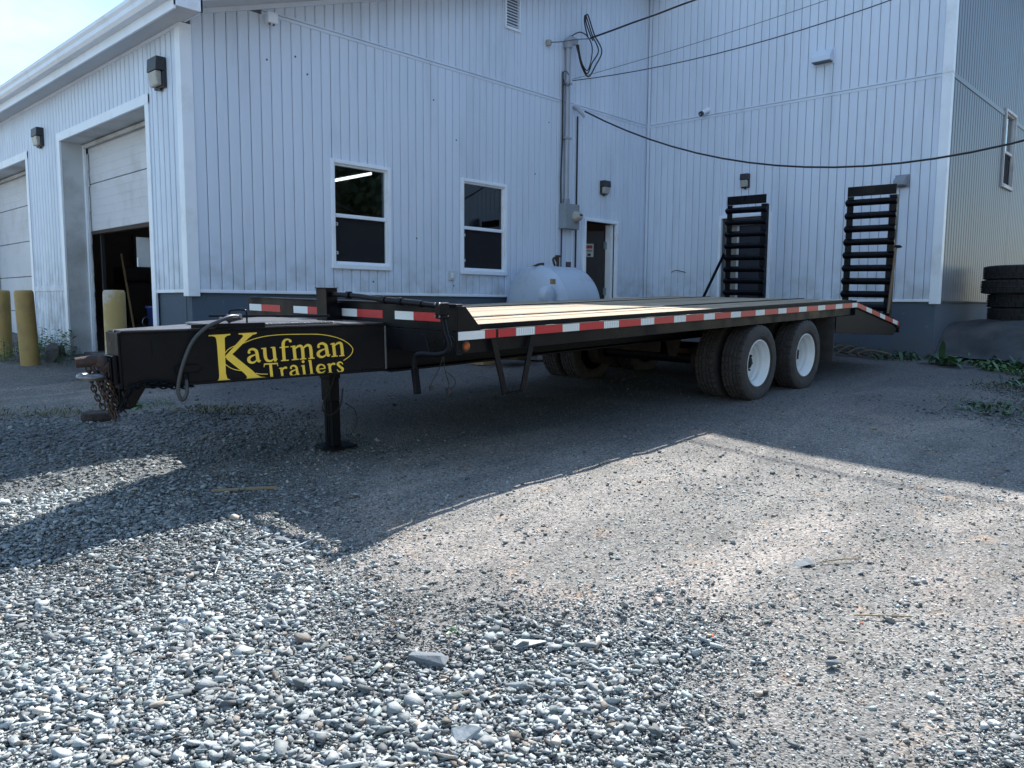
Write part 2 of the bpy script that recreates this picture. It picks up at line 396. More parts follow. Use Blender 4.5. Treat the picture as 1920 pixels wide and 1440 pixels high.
# dense crushed stone areas, soft edged, as ground polygons projected from image pixels (metres)
POLY_A = [(-6,9.0),(1.9,7.45),(3.05,6.6),(3.35,5.7),(3.3,4.8),(2.9,4.0),(2.1,3.4),(2.05,3.0),(2.0,2.6),(1.95,2.25),(2.1,2.0),(2.4,1.78),(2.75,1.6),(2.62,1.3),(2.3,1.05),(2.1,0.95),(1.9,0.75),(0.9,-2.5),(-6,-2.5)]
POLY_B = [(2.25,0.62),(2.75,0.55),(3.0,0.2),(2.9,-1.2),(1.9,-1.2)]
POLY_C = [(7.6,2.1),(9.5,2.3),(12.5,2.2),(12,0.5),(9,-0.5),(6.3,-0.6),(6.5,0.9)]
def sdist(poly, x, y):
    x = np.asarray(x, float); y = np.asarray(y, float)
    d = np.full(x.shape, 1e9); ins = np.zeros(x.shape, bool)
    for i in range(len(poly)):
        ax, ay = poly[i]; bx, by = poly[(i+1) % len(poly)]
        ex, ey = bx-ax, by-ay
        t = np.clip(((x-ax)*ex + (y-ay)*ey)/(ex*ex+ey*ey), 0, 1)
        d = np.minimum(d, np.hypot(x-ax-t*ex, y-ay-t*ey))
        c = ((ay > y) != (by > y)) & (x < (bx-ax)*(y-ay)/(by-ay+1e-12)+ax)
        ins ^= c
    return np.where(ins, d, -d)
def gravel_mask(x, y):
    n = (vnoise(x,y,1.6,5)-.5)*0.7 + (vnoise(x,y,4.5,6)-.5)*0.35
    a = np.clip((sdist(POLY_A,x,y) + n)*1.25 + 0.42, 0, 1)
    b = np.clip((sdist(POLY_B,x,y) + n*0.6)*2.5, 0, 1)*0.6
    c = np.clip((sdist(POLY_C,x,y) + n)*1.4, 0, 1)*0.8
    # thin patches inside the gravel where dirt shows, near the jack and at its edge
    thin = np.exp(-(((x-2.7)/0.7)**2+((y-4.3)/0.7)**2))*0.75 + np.exp(-(((x-1.95)/0.4)**2+((y-2.75)/0.35)**2))*0.45
    a = a*(1-np.clip(thin,0,0.85))*(0.30+1.0*np.clip(0.65*vnoise(x,y,1.9,9)+0.45*vnoise(x,y,5.3,19),0,1)).clip(0,1)
    return np.clip(np.maximum(np.maximum(a,b),c), 0, 1)

def axis_pts(lo, hi, step, far):
    a = list(np.arange(lo, hi, step)); s = step; x = lo; L = []
    while x > -far: s *= 1.25; x -= s; L.append(x)
    s = step; x = a[-1]; Rr = []
    while x < far: s *= 1.25; x += s; Rr.append(x)
    return np.array(L[::-1] + a + Rr)
xs, ys = axis_pts(-0.6, 9.0, 0.045, 2500), axis_pts(-1.5, 9.0, 0.045, 2500)
XX, YY = np.meshgrid(xs, ys, indexing='ij')
ZZ = gz(XX, YY)
nx, ny = XX.shape
verts = np.stack([XX, YY, ZZ], -1).reshape(-1, 3)
ii = np.arange(nx*ny).reshape(nx, ny)
quads = np.stack([ii[:-1,:-1], ii[1:,:-1], ii[1:,1:], ii[:-1,1:]], -1).reshape(-1, 4)
me = bpy.data.meshes.new('ground')
me.vertices.add(len(verts)); me.vertices.foreach_set('co', verts.ravel())
me.loops.add(quads.size); me.loops.foreach_set('vertex_index', quads.ravel())
me.polygons.add(len(quads)); me.polygons.foreach_set('loop_start', np.arange(0, quads.size, 4)); me.polygons.foreach_set('loop_total', np.full(len(quads), 4))
me.update(); me.validate()
me.polygons.foreach_set('use_smooth', np.ones(len(quads), bool))
gm = gravel_mask(XX, YY).ravel()
at = me.attributes.new('stony', 'FLOAT', 'POINT'); at.data.foreach_set('value', gm.astype(np.float32))
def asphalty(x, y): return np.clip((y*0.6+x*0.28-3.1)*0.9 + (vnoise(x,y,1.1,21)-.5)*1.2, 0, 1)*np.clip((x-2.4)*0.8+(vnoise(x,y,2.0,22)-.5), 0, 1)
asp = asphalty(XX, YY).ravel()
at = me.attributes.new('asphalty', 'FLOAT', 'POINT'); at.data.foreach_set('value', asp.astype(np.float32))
ground = bpy.data.objects.new('ground', me); C.objects.link(ground); tag(ground, kind='structure')

def ground_mat():
    m = bpy.data.materials.new('packed_dirt'); m.use_nodes = True
    n, l = m.node_tree.nodes, m.node_tree.links
    b = n['Principled BSDF']; b.inputs['Roughness'].default_value = 0.95; b.inputs['Specular IOR Level'].default_value = 0.15
    tc = n.new('ShaderNodeTexCoord')
    def noise(sc_, det=6, ro=0.6, dist=0.0):
        t = n.new('ShaderNodeTexNoise'); t.inputs['Scale'].default_value = sc_; t.inputs['Detail'].default_value = det; t.inputs['Roughness'].default_value = ro; t.inputs['Distortion'].default_value = dist
        l.new(tc.outputs['Object'], t.inputs['Vector']); return t
    def mix(f, a, bb):
        x = n.new('ShaderNodeMix'); x.data_type = 'RGBA'
        if isinstance(f, float): x.inputs['Factor'].default_value = f
        else: l.new(f, x.inputs['Factor'])
        for k, q in (('A', a), ('B', bb)):
            if isinstance(q, tuple): x.inputs[k].default_value = (*q, 1)
            else: l.new(q, x.inputs[k])
        return x.outputs['Result']
    def rng_(src, a, bb, c=0.0, d=1.0):
        r = n.new('ShaderNodeMapRange'); r.inputs['From Min'].default_value = a; r.inputs['From Max'].default_value = bb; r.inputs['To Min'].default_value = c; r.inputs['To Max'].default_value = d
        l.new(src, r.inputs['Value']); return r.outputs['Result']
    big = noise(0.55, 7, 0.6, 0.4); mid = noise(2.3, 7, 0.65); pat = noise(0.9, 5, 0.5, 0.6)
    fine = noise(70, 4, 0.7); vf = noise(210, 3, 0.6)
    col = mix(rng_(big.outputs['Fac'], 0.35, 0.65), (0.158, 0.152, 0.142), (0.248, 0.234, 0.214))
    col = mix(rng_(pat.outputs['Fac'], 0.54, 0.70, 0, 0.7), col, (0.34, 0.275, 0.235))
    col = mix(rng_(mid.outputs['Fac'], 0.50, 0.72, 0, 0.55), col, (0.13, 0.125, 0.11))
    mpx = n.new('ShaderNodeMapping'); mpx.inputs['Scale'].default_value = (0.35, 1.9, 1); mpx.inputs['Rotation'].default_value = (0, 0, R(-12)); l.new(tc.outputs['Object'], mpx.inputs['Vector'])
    stn = n.new('ShaderNodeTexNoise'); stn.inputs['Scale'].default_value = 1.1; stn.inputs['Detail'].default_value = 7; stn.inputs['Distortion'].default_value = 0.5; l.new(mpx.outputs[0], stn.inputs['Vector'])
    col = mix(rng_(stn.outputs['Fac'], 0.52, 0.68, 0, 0.75), col, (0.33, 0.295, 0.262))
    col = mix(rng_(stn.outputs['Fac'], 0.46, 0.34, 0, 0.6), col, (0.14, 0.14, 0.135))
    ox = n.new('ShaderNodeTexNoise'); ox.inputs['Scale'].default_value = 6; ox.inputs['Detail'].default_value = 8; l.new(tc.outputs['Object'], ox.inputs['Vector'])
    col = mix(rng_(ox.outputs['Fac'], 0.62, 0.72, 0, 0.5), col, (0.36, 0.24, 0.15))
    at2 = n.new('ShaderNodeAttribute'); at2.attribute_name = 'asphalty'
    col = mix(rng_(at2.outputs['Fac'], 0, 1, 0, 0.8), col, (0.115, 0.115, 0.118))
    at = n.new('ShaderNodeAttribute'); at.attribute_name = 'stony'
    col = mix(rng_(at.outputs['Fac'], 0.1, 0.7, 0, 0.85), col, (0.12, 0.13, 0.132))
    vor = n.new('ShaderNodeTexVoronoi'); vor.inputs['Scale'].default_value = 95; l.new(tc.outputs['Object'], vor.inputs['Vector'])
    sp = n.new('ShaderNodeSeparateColor'); l.new(vor.outputs['Color'], sp.inputs[0])
    hs = n.new('ShaderNodeHueSaturation'); l.new(col, hs.inputs['Color']); l.new(rng_(sp.outputs[0], 0, 1, 0.55, 1.5), hs.inputs['Value'])
    l.new(hs.outputs[0], b.inputs['Base Color'])
    ds = n.new('ShaderNodeMath'); ds.operation = 'MULTIPLY_ADD'; ds.inputs[1].default_value = -1.2; l.new(vor.outputs['Distance'], ds.inputs[0]); l.new(fine.outputs['Fac'], ds.inputs[2])
    bp = n.new('ShaderNodeBump'); bp.inputs['Strength'].default_value = 0.9; bp.inputs['Distance'].default_value = 0.006
    l.new(ds.outputs[0], bp.inputs['Height']); l.new(bp.outputs[0], b.inputs['Normal'])
    return m
me.materials.append(ground_mat())

# ------------------------------------------------------------------ stones
def hull_rock(seed, flat=0.55, n=11):
    r = random.Random(seed); b = bmesh.new()
    wy = r.uniform(0.55, 0.95); sk = r.uniform(-0.4, 0.4)
    for _ in range(n):
        v = Vector((r.uniform(-1,1), r.uniform(-1,1), r.uniform(-1,1)))
        v = v.lerp(v/max(abs(v.x), abs(v.y), abs(v.z)), 0.8)
        if v.length > 1.25: v = v.normalized()*1.25
        b.verts.new((v.x*0.85, (v.y*0.85 + sk*v.x*0.3)*wy, v.z*0.85*flat))
    o = bmesh.ops.convex_hull(b, input=b.verts)
    bmesh.ops.delete(b, geom=[g for g in o['geom_interior'] if isinstance(g, bmesh.types.BMVert)], context='VERTS')
    b.verts.index_update(); bmesh.ops.triangulate(b, faces=b.faces[:])
    vs = np.array([v.co[:] for v in b.verts]); fs = np.array([[v.index for v in f.verts] for f in b.faces]); b.free()
    return vs, fs
ROCKS = [hull_rock(i, 0.28 + 0.34*((i*7) % 10)/10, 9) for i in range(26)]
SMALL = [hull_rock(100+i, 0.6, 7) for i in range(10)]
def scatter(name, xs_, ys_, size, cols, lib, sink=0.25, lift=None):
    N = len(xs_); which = rng.integers(0, len(lib), N)
    zc = gz(xs_, ys_) + (lift if lift is not None else 0)
    cols = cols*(0.74 + 0.42*vnoise(xs_, ys_, 1.4, 41) + 0.16*vnoise(xs_, ys_, 5.0, 42))[:, None]
    cols = cols*(1-0.62*asphalty(xs_, ys_))[:, None]  # deep shade around the trailer put into the stone colours of this zone
    VV, FF, CC = [], [], []; off = 0
    for k, (rv, rf) in enumerate(lib):
        idx = np.nonzero(which == k)[0]
        if len(idx) == 0: continue
        n = len(idx); s = size[idx]
        th = rng.uniform(0, 2*np.pi, n); tx = rng.normal(0, 0.24, n); ty = rng.normal(0, 0.24, n)
        el = rng.uniform(0.75, 1.35, n)
        p = np.repeat(rv[None], n, 0)*s[:, None, None]
        p[:, :, 0] *= el[:, None]
        c, sn = np.cos(tx)[:, None], np.sin(tx)[:, None]; y, z = p[:,:,1]*c-p[:,:,2]*sn, p[:,:,1]*sn+p[:,:,2]*c; p[:,:,1], p[:,:,2] = y, z
        c, sn = np.cos(ty)[:, None], np.sin(ty)[:, None]; x, z = p[:,:,0]*c+p[:,:,2]*sn, -p[:,:,0]*sn+p[:,:,2]*c; p[:,:,0], p[:,:,2] = x, z
        c, sn = np.cos(th)[:, None], np.sin(th)[:, None]; x, y = p[:,:,0]*c-p[:,:,1]*sn, p[:,:,0]*sn+p[:,:,1]*c; p[:,:,0], p[:,:,1] = x, y
        p[:,:,0] += xs_[idx][:, None]; p[:,:,1] += ys_[idx][:, None]
        p[:,:,2] += (zc[idx] + s*sink)[:, None]
        VV.append(p.reshape(-1, 3))
        FF.append((rf[None] + (np.arange(n)*len(rv))[:, None, None]).reshape(-1, 3) + off); off += n*len(rv)
        CC.append(np.repeat(cols[idx], len(rf), 0))
    V = np.concatenate(VV); F = np.concatenate(FF); Cc = np.concatenate(CC)
    me = bpy.data.meshes.new(name)
    me.vertices.add(len(V)); me.vertices.foreach_set('co', V.astype(np.float32).ravel())
    me.loops.add(F.size); me.loops.foreach_set('vertex_index', F.astype(np.int32).ravel())
    me.polygons.add(len(F)); me.polygons.foreach_set('loop_start', np.arange(0, F.size, 3, dtype=np.int32)); me.polygons.foreach_set('loop_total', np.full(len(F), 3, dtype=np.int32))
    me.update()
    a = me.attributes.new('stone_colour', 'FLOAT_COLOR', 'FACE')
    a.data.foreach_set('color', np.concatenate([Cc, np.ones((len(Cc), 1))], 1).astype(np.float32).ravel())
    o = bpy.data.objects.new(name, me); C.objects.link(o); me.materials.append(M['stone']); tag(o, kind='stuff')
    print(name, len(F)); return o, len(F)
M['stone'] = mat('crushed_stone', (0.2,0.22,0.23), 0.85, attr='stone_colour', var=0.12, vscale=40, bump=0.3, bscale=120, spec=0.2)
def stone_cols(n, warm=0.1, lo=0.10, hi=0.40):
    v = rng.uniform(lo, hi, n)**1.0
    base = np.stack([v*0.93, v*1.0, v*1.0], 1)
    w = rng.random(n) < warm; base[w] = np.stack([v[w]*1.12, v[w]*1.0, v[w]*0.86], 1)
    w = rng.random(n) < 0.12; base[w] = np.stack([v[w]*0.84, v[w]*0.98, v[w]*0.95], 1)
    w = rng.random(n) < 0.0002; base[w] = (0.30, 0.07, 0.03)
    return base
def frustum(n, dmin, dmax, power=1.0):      # ground points in a wedge ahead of the viewpoint, area uniform when power=2
    az = rng.uniform(R(8), R(84), n); d = (dmin**power + (dmax**power-dmin**power)*rng.random(n))**(1/power)
    return d*np.cos(az), d*np.sin(az)
def clear(x, y):       # keep stones out of the building
    return ~(((x > 3.45) & (y > 7.9)) | ((x > 11.7) & (y > 3.0)))
# coarse crushed stone, near
x, y = frustum(380000, 1.5, 5.2, 2.0)
p = gravel_mask(x, y); k = (rng.random(len(x)) < np.minimum(1, p*1.15+0.02)) & clear(x, y) & (x > -0.3); x, y, p = x[k], y[k], p[k]
k = rng.random(len(x)) < 0.72; x, y, p = x[k], y[k], p[k]
d = np.hypot(x, y)
size = np.exp(rng.normal(math.log(0.0070), 0.52, len(x))).clip(0.003, 0.034)*(0.50+0.62*p)
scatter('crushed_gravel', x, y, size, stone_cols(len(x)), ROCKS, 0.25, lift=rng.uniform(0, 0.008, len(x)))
# farther crushed stone, finer part of the picture
x, y = frustum(130000, 5.2, 10.5, 2.0)
p = gravel_mask(x, y); k = (rng.random(len(x)) < p*0.85) & clear(x, y) & (x > -0.3); x, y = x[k], y[k]
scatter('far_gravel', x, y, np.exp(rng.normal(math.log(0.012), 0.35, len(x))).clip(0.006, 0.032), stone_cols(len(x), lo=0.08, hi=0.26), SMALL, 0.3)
# loose pebbles on the packed dirt
x, y = frustum(230000, 1.5, 10.5, 1.35)
p = 1-gravel_mask(x, y)
dens = (0.25 + 0.9*vnoise(x, y, 1.3, 12)*vnoise(x, y, 3.9, 13)*1.5)*np.clip(1.25-np.hypot(x,y)/8.0, 0.12, 1)*np.clip(1.15-np.exp(-((y-4.6)/1.5)**2)*np.clip((x-2.6),0,1), 0.15, 1)
k = (rng.random(len(x)) < p*dens) & clear(x, y); x, y = x[k], y[k]
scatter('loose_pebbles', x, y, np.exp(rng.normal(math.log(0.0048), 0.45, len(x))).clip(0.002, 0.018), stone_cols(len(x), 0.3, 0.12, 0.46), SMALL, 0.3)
# scattered larger loose stones
x, y = frustum(900, 1.6, 9, 1.6)
k = clear(x, y) & (gravel_mask(x, y) < 0.6); x, y = x[k], y[k]
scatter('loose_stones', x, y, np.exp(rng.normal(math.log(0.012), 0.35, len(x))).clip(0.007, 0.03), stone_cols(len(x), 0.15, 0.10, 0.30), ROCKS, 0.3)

def stone(x, y, s, m, seed, label, flat=0.5, sx=1.0, rot=0.0, name='stone', cat='stone'):
    vs, fs = hull_rock(seed, flat, 10)
    mb = MB(); c, sn = math.cos(rot), math.sin(rot); z = g1(x, y)
    mb.add([(x + s*(a[0]*sx*c - a[1]*sn), y + s*(a[0]*sx*sn + a[1]*c), z + s*(a[2]+flat*0.5)) for a in vs], [tuple(f) for f in fs])
    o = MB.build(mb, name, m, bev=s*0.05); tag(o, label, cat)
    return o
stone(3.36, 1.38, 0.045, M['grey_rock'], 501, 'flat dark grey oval stone lying alone on pale packed dirt at right', 0.5, 1.5, -0.7)
stone(1.92, 3.34, 0.042, M['grey_rock'], 502, 'dark angular stone beside the light streak in front of the trailer shadow', 0.6, 1.3, -0.6)
stone(2.55, 0.93, 0.03, M['grey_rock'], 503, 'rounded near black stone at the lower right on pale dirt', 0.7, 1.1, -0.8)
stone(2.58, 1.63, 0.03, M['pink_rock'], 504, 'pinkish rounded stone on packed dirt right of centre', 0.85, 1.0, 0.2)
stone(1.42, 1.52, 0.052, M['pale_rock'], 505, 'large pale grey square stone at the bottom of the gravel', 0.6, 1.2, -0.7)
stone(1.62, 1.92, 0.055, M['grey_rock'], 506, 'long dark grey stone at the upper edge of the near gravel bed', 0.5, 1.6, -0.9)
stone(1.95, 1.77, 0.05, M['pale_rock'], 507, 'long pale green grey stone beside the small green weed', 0.4, 1.7, -0.6)

# ------------------------------------------------------------------ building
XB, YA, XC, YD = 3.591, 8.0, 11.87, 3.19
ZB, ZBAND = 1.475, 4.47
PITCH = 0.127
def rake(x): return 4.25 + 0.327*(x - XB)
bld = empty('metal_clad_building', (XB, YA, 0.5), 'two storey garage building clad in pale blue grey vertical metal siding', 'building')
# unit board: x along wall, y outward(-), z up; chamfered edges
def board_mesh():
    g, t = 0.030, 0.12   # gap fraction each side; chamfer
    prof = [(0+g, 0.0), (0+g, -0.010), (0+t, -0.016), (1-t, -0.016), (1-g, -0.010), (1-g, 0.0)]
    vs = [(a, b, 0) for a, b in prof] + [(a, b, 1) for a, b in prof]; n = len(prof)
    fs = [(i, (i+1), (i+1)+n, i+n) for i in range(n-1)] + [tuple(range(n-1, -1, -1)), tuple(range(n, 2*n))]
    me = bpy.data.meshes.new('siding_board'); me.from_pydata(vs, [], fs); me.materials.append(M['siding']); me.update(); return me
BOARD = board_mesh()
def cut(rects, hole):
    out = []
    for (a, b, z0, z1) in rects:
        h0, h1, hz0, hz1 = hole
        if b <= h0 or a >= h1 or z1 <= hz0 or z0 >= hz1: out.append((a, b, z0, z1)); continue
        if a < h0: out.append((a, h0, z0, z1))
        if b > h1: out.append((h1, b, z0, z1))
        aa, bb = max(a, h0), min(b, h1)
        if z0 < hz0: out.append((aa, bb, z0, hz0))
        if z1 > hz1: out.append((aa, bb, hz1, z1))
    return [r for r in out if r[1]-r[0] > 0.012 and r[3]-r[2] > 0.012]
def wall_xf(kind):
    # returns function (s, z) -> world base point, and board rotation about z
    if kind == 'A': return (lambda s, z: (s, YA, z)), 0.0
    if kind == 'C': return (lambda s, z: (XC, YA - s, z)), -math.pi/2     # s runs toward the viewer's right
    if kind == 'B': return (lambda s, z: (XB, YA + s, z)), None
    if kind == 'D': return (lambda s, z: (s, YD, z)), 0.0
def siding(kind, s0, s1, z0, z1, holes, wall, joined=False, matl=None, z1f=None, z0f=None):
    f, rot = wall_xf(kind); s = s0; mb = MB(); cnt = 0
    while s < s1 - 0.01:
        e = min(s + PITCH, s1)
        top = min(z1, z1f((s+e)/2)) if z1f else z1
        bot = max(z0, z0f((s+e)/2)) if z0f else z0
        rects = [(s, e, bot, top)] if top - bot > 0.02 else []
        for h in holes: rects = cut(rects, h)
        for (a, b, p, q) in rects:
            if joined or rot is None:
                gq = 0.075 if kind == 'B' else 0.035
                for (u0, w0), (u1, w1) in zip([(gq,0),(gq,.010),(0.14,.016),(0.86,.016),(1-gq,.010)], [(gq,.010),(0.14,.016),(0.86,.016),(1-gq,.010),(1-gq,0)]):
                    def P(uu, ww, z):
                        base = Vector(f(a + (b-a)*uu, z))
                        return base + (Vector((-ww, 0, 0)) if kind in 'BC' else Vector((0, -ww, 0)))
                    mb.add([P(u0,w0,p), P(u1,w1,p), P(u1,w1,q), P(u0,w0,q)], [(0,1,2,3)])
            else:
                o = bpy.data.objects.new('siding_board', BOARD); C.objects.link(o); o.parent = wall
                off = ORG[wall.name]
                o.location = Vector(f(a, p)) - off; o.rotation_euler = (0, 0, rot); o.scale = (b-a, 1, q-p)
            cnt += 1
        s = e
    if mb.v:
        o = mb.build('siding_boards', matl or M['siding'], wall, fix=False); o['kind'] = 'stuff'
    return cnt
# walls: solid backing 0.15 thick with holes, built as boxes around openings
def wall_boxes(kind, s0, s1, z0, z1, holes, t=0.15, topf=None):
    mb = MB(); rects = [(s0, s1, z0, z1)]
    for h in holes: rects = cut(rects, h)
    for (a, b, p, q) in rects:
        if kind in 'AD':
            y = YA if kind == 'A' else YD
            if topf and q >= z1 - 1e-6:
                mb.hexa([(a,y,p),(b,y,p),(b,y+t,p),(a,y+t,p),(a,y,topf(a)),(b,y,topf(b)),(b,y+t,topf(b)),(a,y+t,topf(a))])
            else: mb.box(a, b, y, y+t, p, q)
        elif kind == 'B': mb.box(XB, XB+t, YA+a, YA+b, p, q)
        elif kind == 'C': mb.box(XC, XC+t, YA-b, YA-a, p, q)
    return mb
WIN1 = (5.30, 6.17, 1.763, 3.04); WIN2 = (7.376, 8.277, 1.763, 3.067); DOORA = (10.07, 11.0, 0.80, 2.76)  # openings and wall fittings back-projected from image pixels onto the wall planes
DOORC = (YA-6.53, YA-5.61, 0.80, 2.82)
GD1 = (0.80, 3.83, 0.4, 3.58); GD2 = (5.16, 8.55, 0.4, 3.53)
WIND = (14.95, 15.71, 3.31, 4.565)
def shrink(r, d=0.03): return (r[0]+d, r[1]-d, r[2]+d, r[3]-d)
def opened(r): return (r[0]+0.055, r[1]-0.055, r[2]+0.055, r[3]-0.055)
wa = wall_boxes('A', XB+0.001, XC, ZB-0.02, 6.9, [opened(WIN1), opened(WIN2), opened(DOORA)], topf=lambda x: rake(x)-0.02).build('front_wall', M['groove'], bld)
fa = MB().box(XB+0.03, XC, YA+0.02, YA+0.2, -0.3, ZB).build('foundation_wall', M['foundation'], bld) if False else None
mbf = MB()
for a, b in ((XB+0.02, DOORA[0]+0.055), (DOORA[1]-0.055, XC)): mbf.box(a, b, YA+0.015, YA+0.14, -0.3, ZB-0.021)
mbf.box(DOORA[0]+0.055, DOORA[1]-0.055, YA+0.015, YA+0.14, -0.3, 0.80)
mbf.build('foundation', M['foundation'], bld)
wc = wall_boxes('C', 0.0, YA-YD, 1.41, 6.80, [opened(DOORC)]).build('side_wall', M['groove'], bld)
mbf = MB()
for a, b in ((YD+0.02, 5.61+0.055), (6.53-0.055, YA-0.001)): mbf.box(XC+0.015, XC+0.14, a, b, -0.3, 1.409)
mbf.box(XC+0.015, XC+0.14, 5.665, 6.475, -0.3, 0.80)
mbf.build('foundation', M['foundation'], bld)
wb = wall_boxes('B', 0.0, 12.5, 0.35, 4.14, [shrink(GD1, 0.04), shrink(GD2, 0.04), (-1, 0.84, 0, ZB-0.02)], t=0.14).build('garage_wall', M['groove'], bld)
MB().box(XB+0.015, XB+0.3, YA+0.141, YA+0.84, -0.3, ZB-0.021).build('foundation', M['foundation'], bld)
wd = wall_boxes('D', XC+0.151, 22.0, 1.41, 6.80, [opened(WIND)]).build('end_wall', M['groove'], bld)
MB().box(XC+0.141, 22, YD+0.02, YD+0.14, -0.3, 1.409).build('foundation', M['foundation'], bld)
# boards
XBAND = 4.50
n1 = siding('A', XB+0.09, XC-0.02, ZB+0.012, ZBAND-0.03, [shrink(WIN1), shrink(WIN2), shrink(DOORA)], wa, z1f=lambda x: rake(x)-0.01)
n2 = siding('A', XBAND, XC-0.02, ZBAND+0.03, 7.0, [shrink((8.23,8.53,5.25,5.95))], wa, z1f=lambda x: rake(x)-0.01)
n3 = siding('C', 0.06, YA-YD-0.09, 1.452, ZBAND-0.035, [shrink(DOORC)], wc)
n4 = siding('C', 0.06, YA-YD-0.09, ZBAND+0.03, 6.75, [], wc)
siding('B', 0.09, 0.80, ZB+0.012, 4.13, [], wb, True)
siding('B', 0.80, 3.83, 3.58, 4.13, [], wb, True)
siding('B', 3.83, 5.16, 0.55, 1.50, [], wb, True)
siding('B', 3.83, 5.16, 1.57, 4.13, [], wb, True)
siding('B', 5.16, 8.55, 3.53, 4.13, [], wb, True)
siding('B', 8.55, 12.5, 0.55, 4.13, [], wb, True)
siding('D', XC+0.06, 22.0, 1.43, ZBAND-0.04, [shrink(WIND)], wd, True, M['siding_reflect_dark'])
siding('D', XC+0.06, 22.0, ZBAND+0.03, 6.75, [shrink(WIND)], wd, True, M['siding_reflect_dark'])
print('boards', n1+n2+n3+n4)
# trims
def trim(name, boxes, m='white', parent=bld, bev=0.003):
    mb = MB()
    for b in boxes: mb.box(*b)
    return mb.build(name, M[m], parent, bev=bev)
trim('base_trim', [(XB+0.08, DOORA[0]+0.0, YA-0.022, YA+0.016, ZB-0.022, ZB+0.012), (DOORA[1], XC-0.02, YA-0.022, YA+0.016, ZB-0.022, ZB+0.012)])
trim('base_trim', [(XC-0.024, XC+0.016, YD+0.08, 5.61, 1.415, 1.452), (XC-0.024, XC+0.016, 6.53, YA-0.03, 1.415, 1.452)])
trim('base_trim', [(XB-0.022, XB+0.016, YA+0.08, YA+0.80, ZB-0.022, ZB+0.012)])
trim('band_trim', [(XBAND-0.03, XC-0.01, YA-0.024, YA, ZBAND-0.03, ZBAND+0.004), (XBAND-0.03, XC-0.01, YA-0.03, YA-0.002, ZBAND+0.008, ZBAND+0.03)], 'siding')
trim('band_trim', [(XC-0.024, XC, YD+0.09, YA-0.03, ZBAND-0.035, ZBAND+0.004), (XC-0.03, XC-0.002, YD+0.09, YA-0.03, ZBAND+0.008, ZBAND+0.03)], 'siding')
trim('band_trim', [(XC+0.06, 14.95, YD-0.026, YD, ZBAND-0.04, ZBAND+0.03), (15.71, 22, YD-0.026, YD, ZBAND-0.04, ZBAND+0.03)], 'siding_reflect_dark')
trim('band_trim', [(XB-0.026, XB, YA+3.84, YA+5.15, 1.50, 1.57)], 'siding')
trim('corner_trim', [(XB-0.035, XB+0.09, YA-0.035, YA-0.001, ZB-0.06, 4.13), (XB-0.034, XB-0.001, YA-0.001, YA+0.085, ZB-0.06, 4.13)])
trim('corner_trim', [(XC-0.035, XC-0.001, YD-0.034, YD+0.09, 1.385, ZBAND), (XC-0.001, XC+0.065, YD-0.036, YD-0.001, 1.385, ZBAND), (XC-0.038, XC-0.003, YD-0.037, YD+0.09, ZBAND+0.001, 6.8), (XC-0.003, XC+0.065, YD-0.039, YD-0.003, ZBAND+0.001, 6.8)])
trim('inner_corner_trim', [(XC-0.055, XC-0.026, YA-0.075, YA-0.032, 0.9, 6.6)], 'siding')
# eave, soffit, gutter, rake
YE = 7.57
mb = MB().box(3.36, XB-0.001, YE+0.03, 21, 4.132, 4.15)
mb.build('eave_soffit', M['soffit'], bld)
for k in range(60):      # shallow soffit ribs give it its fine ribbing
    pass
trim('soffit_trim', [(XB-0.03, XB-0.001, YA+0.09, 21, 4.095, 4.131)])
trim('fascia', [(3.335, 3.359, YE, 21, 4.10, 4.27)])
mb = MB()
gp = [(3.334, 4.20), (3.26, 4.20), (3.235, 4.235), (3.235, 4.28), (3.215, 4.31), (3.215, 4.345), (3.222, 4.345), (3.225, 4.315), (3.245, 4.285), (3.245, 4.24), (3.265, 4.21), (3.334, 4.21)]
mb.prism([(x_, YE-0.005, z_) for x_, z_ in gp], (0, 13.4, 0)); mb.box(3.217, 3.334, YE-0.009, YE-0.005, 4.20, 4.34)
mb.build('gutter', M['white'], bld)
# boxed return at the gable corner
mb = MB().prism([(3.336, YE, 4.135), (XB+0.03, YE, 4.135), (XB+0.03, YE, rake(XB+0.03)-0.002), (3.336, YE, 4.27)], (0, 0.025, 0)); mb.build('eave_return', M['white'], bld)
mb = MB().prism([(XB+0.031, YE+0.0, 4.135), (XB+0.031, YA-0.04, 4.135), (XB+0.031, YA-0.04, rake(XB+0.03)), (XB+0.031, YE, rake(XB+0.03))], (-0.02, 0, 0)); mb.build('return_side', M['white'], bld)
def slope_box(x0, x1, y0, y1, f, dz0, dz1):
    return [(x0,y0,f(x0)+dz0),(x1,y0,f(x1)+dz0),(x1,y1,f(x1)+dz0),(x0,y1,f(x0)+dz0),(x0,y0,f(x0)+dz1),(x1,y0,f(x1)+dz1),(x1,y1,f(x1)+dz1),(x0,y1,f(x0)+dz1)]
MB().hexa(slope_box(XB+0.03, 12.3, YE+0.026, YA-0.001, rake, 0.0, 0.018)).build('rake_soffit', M['soffit'], bld)
MB().hexa(slope_box(XB+0.06, XC-0.05, YA-0.045, YA-0.018, rake, -0.05, -0.001)).build('rake_trim', M['siding'], bld)
MB().hexa(slope_box(XB+0.03, 12.3, YE, YE+0.025, rake, -0.012, 0.17)).build('rake_fascia', M['white'], bld)
MB().hexa(slope_box(3.25, 12.3, YE-0.01, 21.0, rake, 0.172, 0.23)).build('roof', M['roof'], bld)
# tall block roof
zt = lambda x: 6.82 + 0.02*(x-XC)
MB().hexa(slope_box(11.57, 22.2, 2.85, 8.6, zt, 0.0, 0.12)).build('roof', M['roof'], bld)
trim('fascia', [(11.55, 11.569, 2.83, 8.6, 6.72, 6.93)])
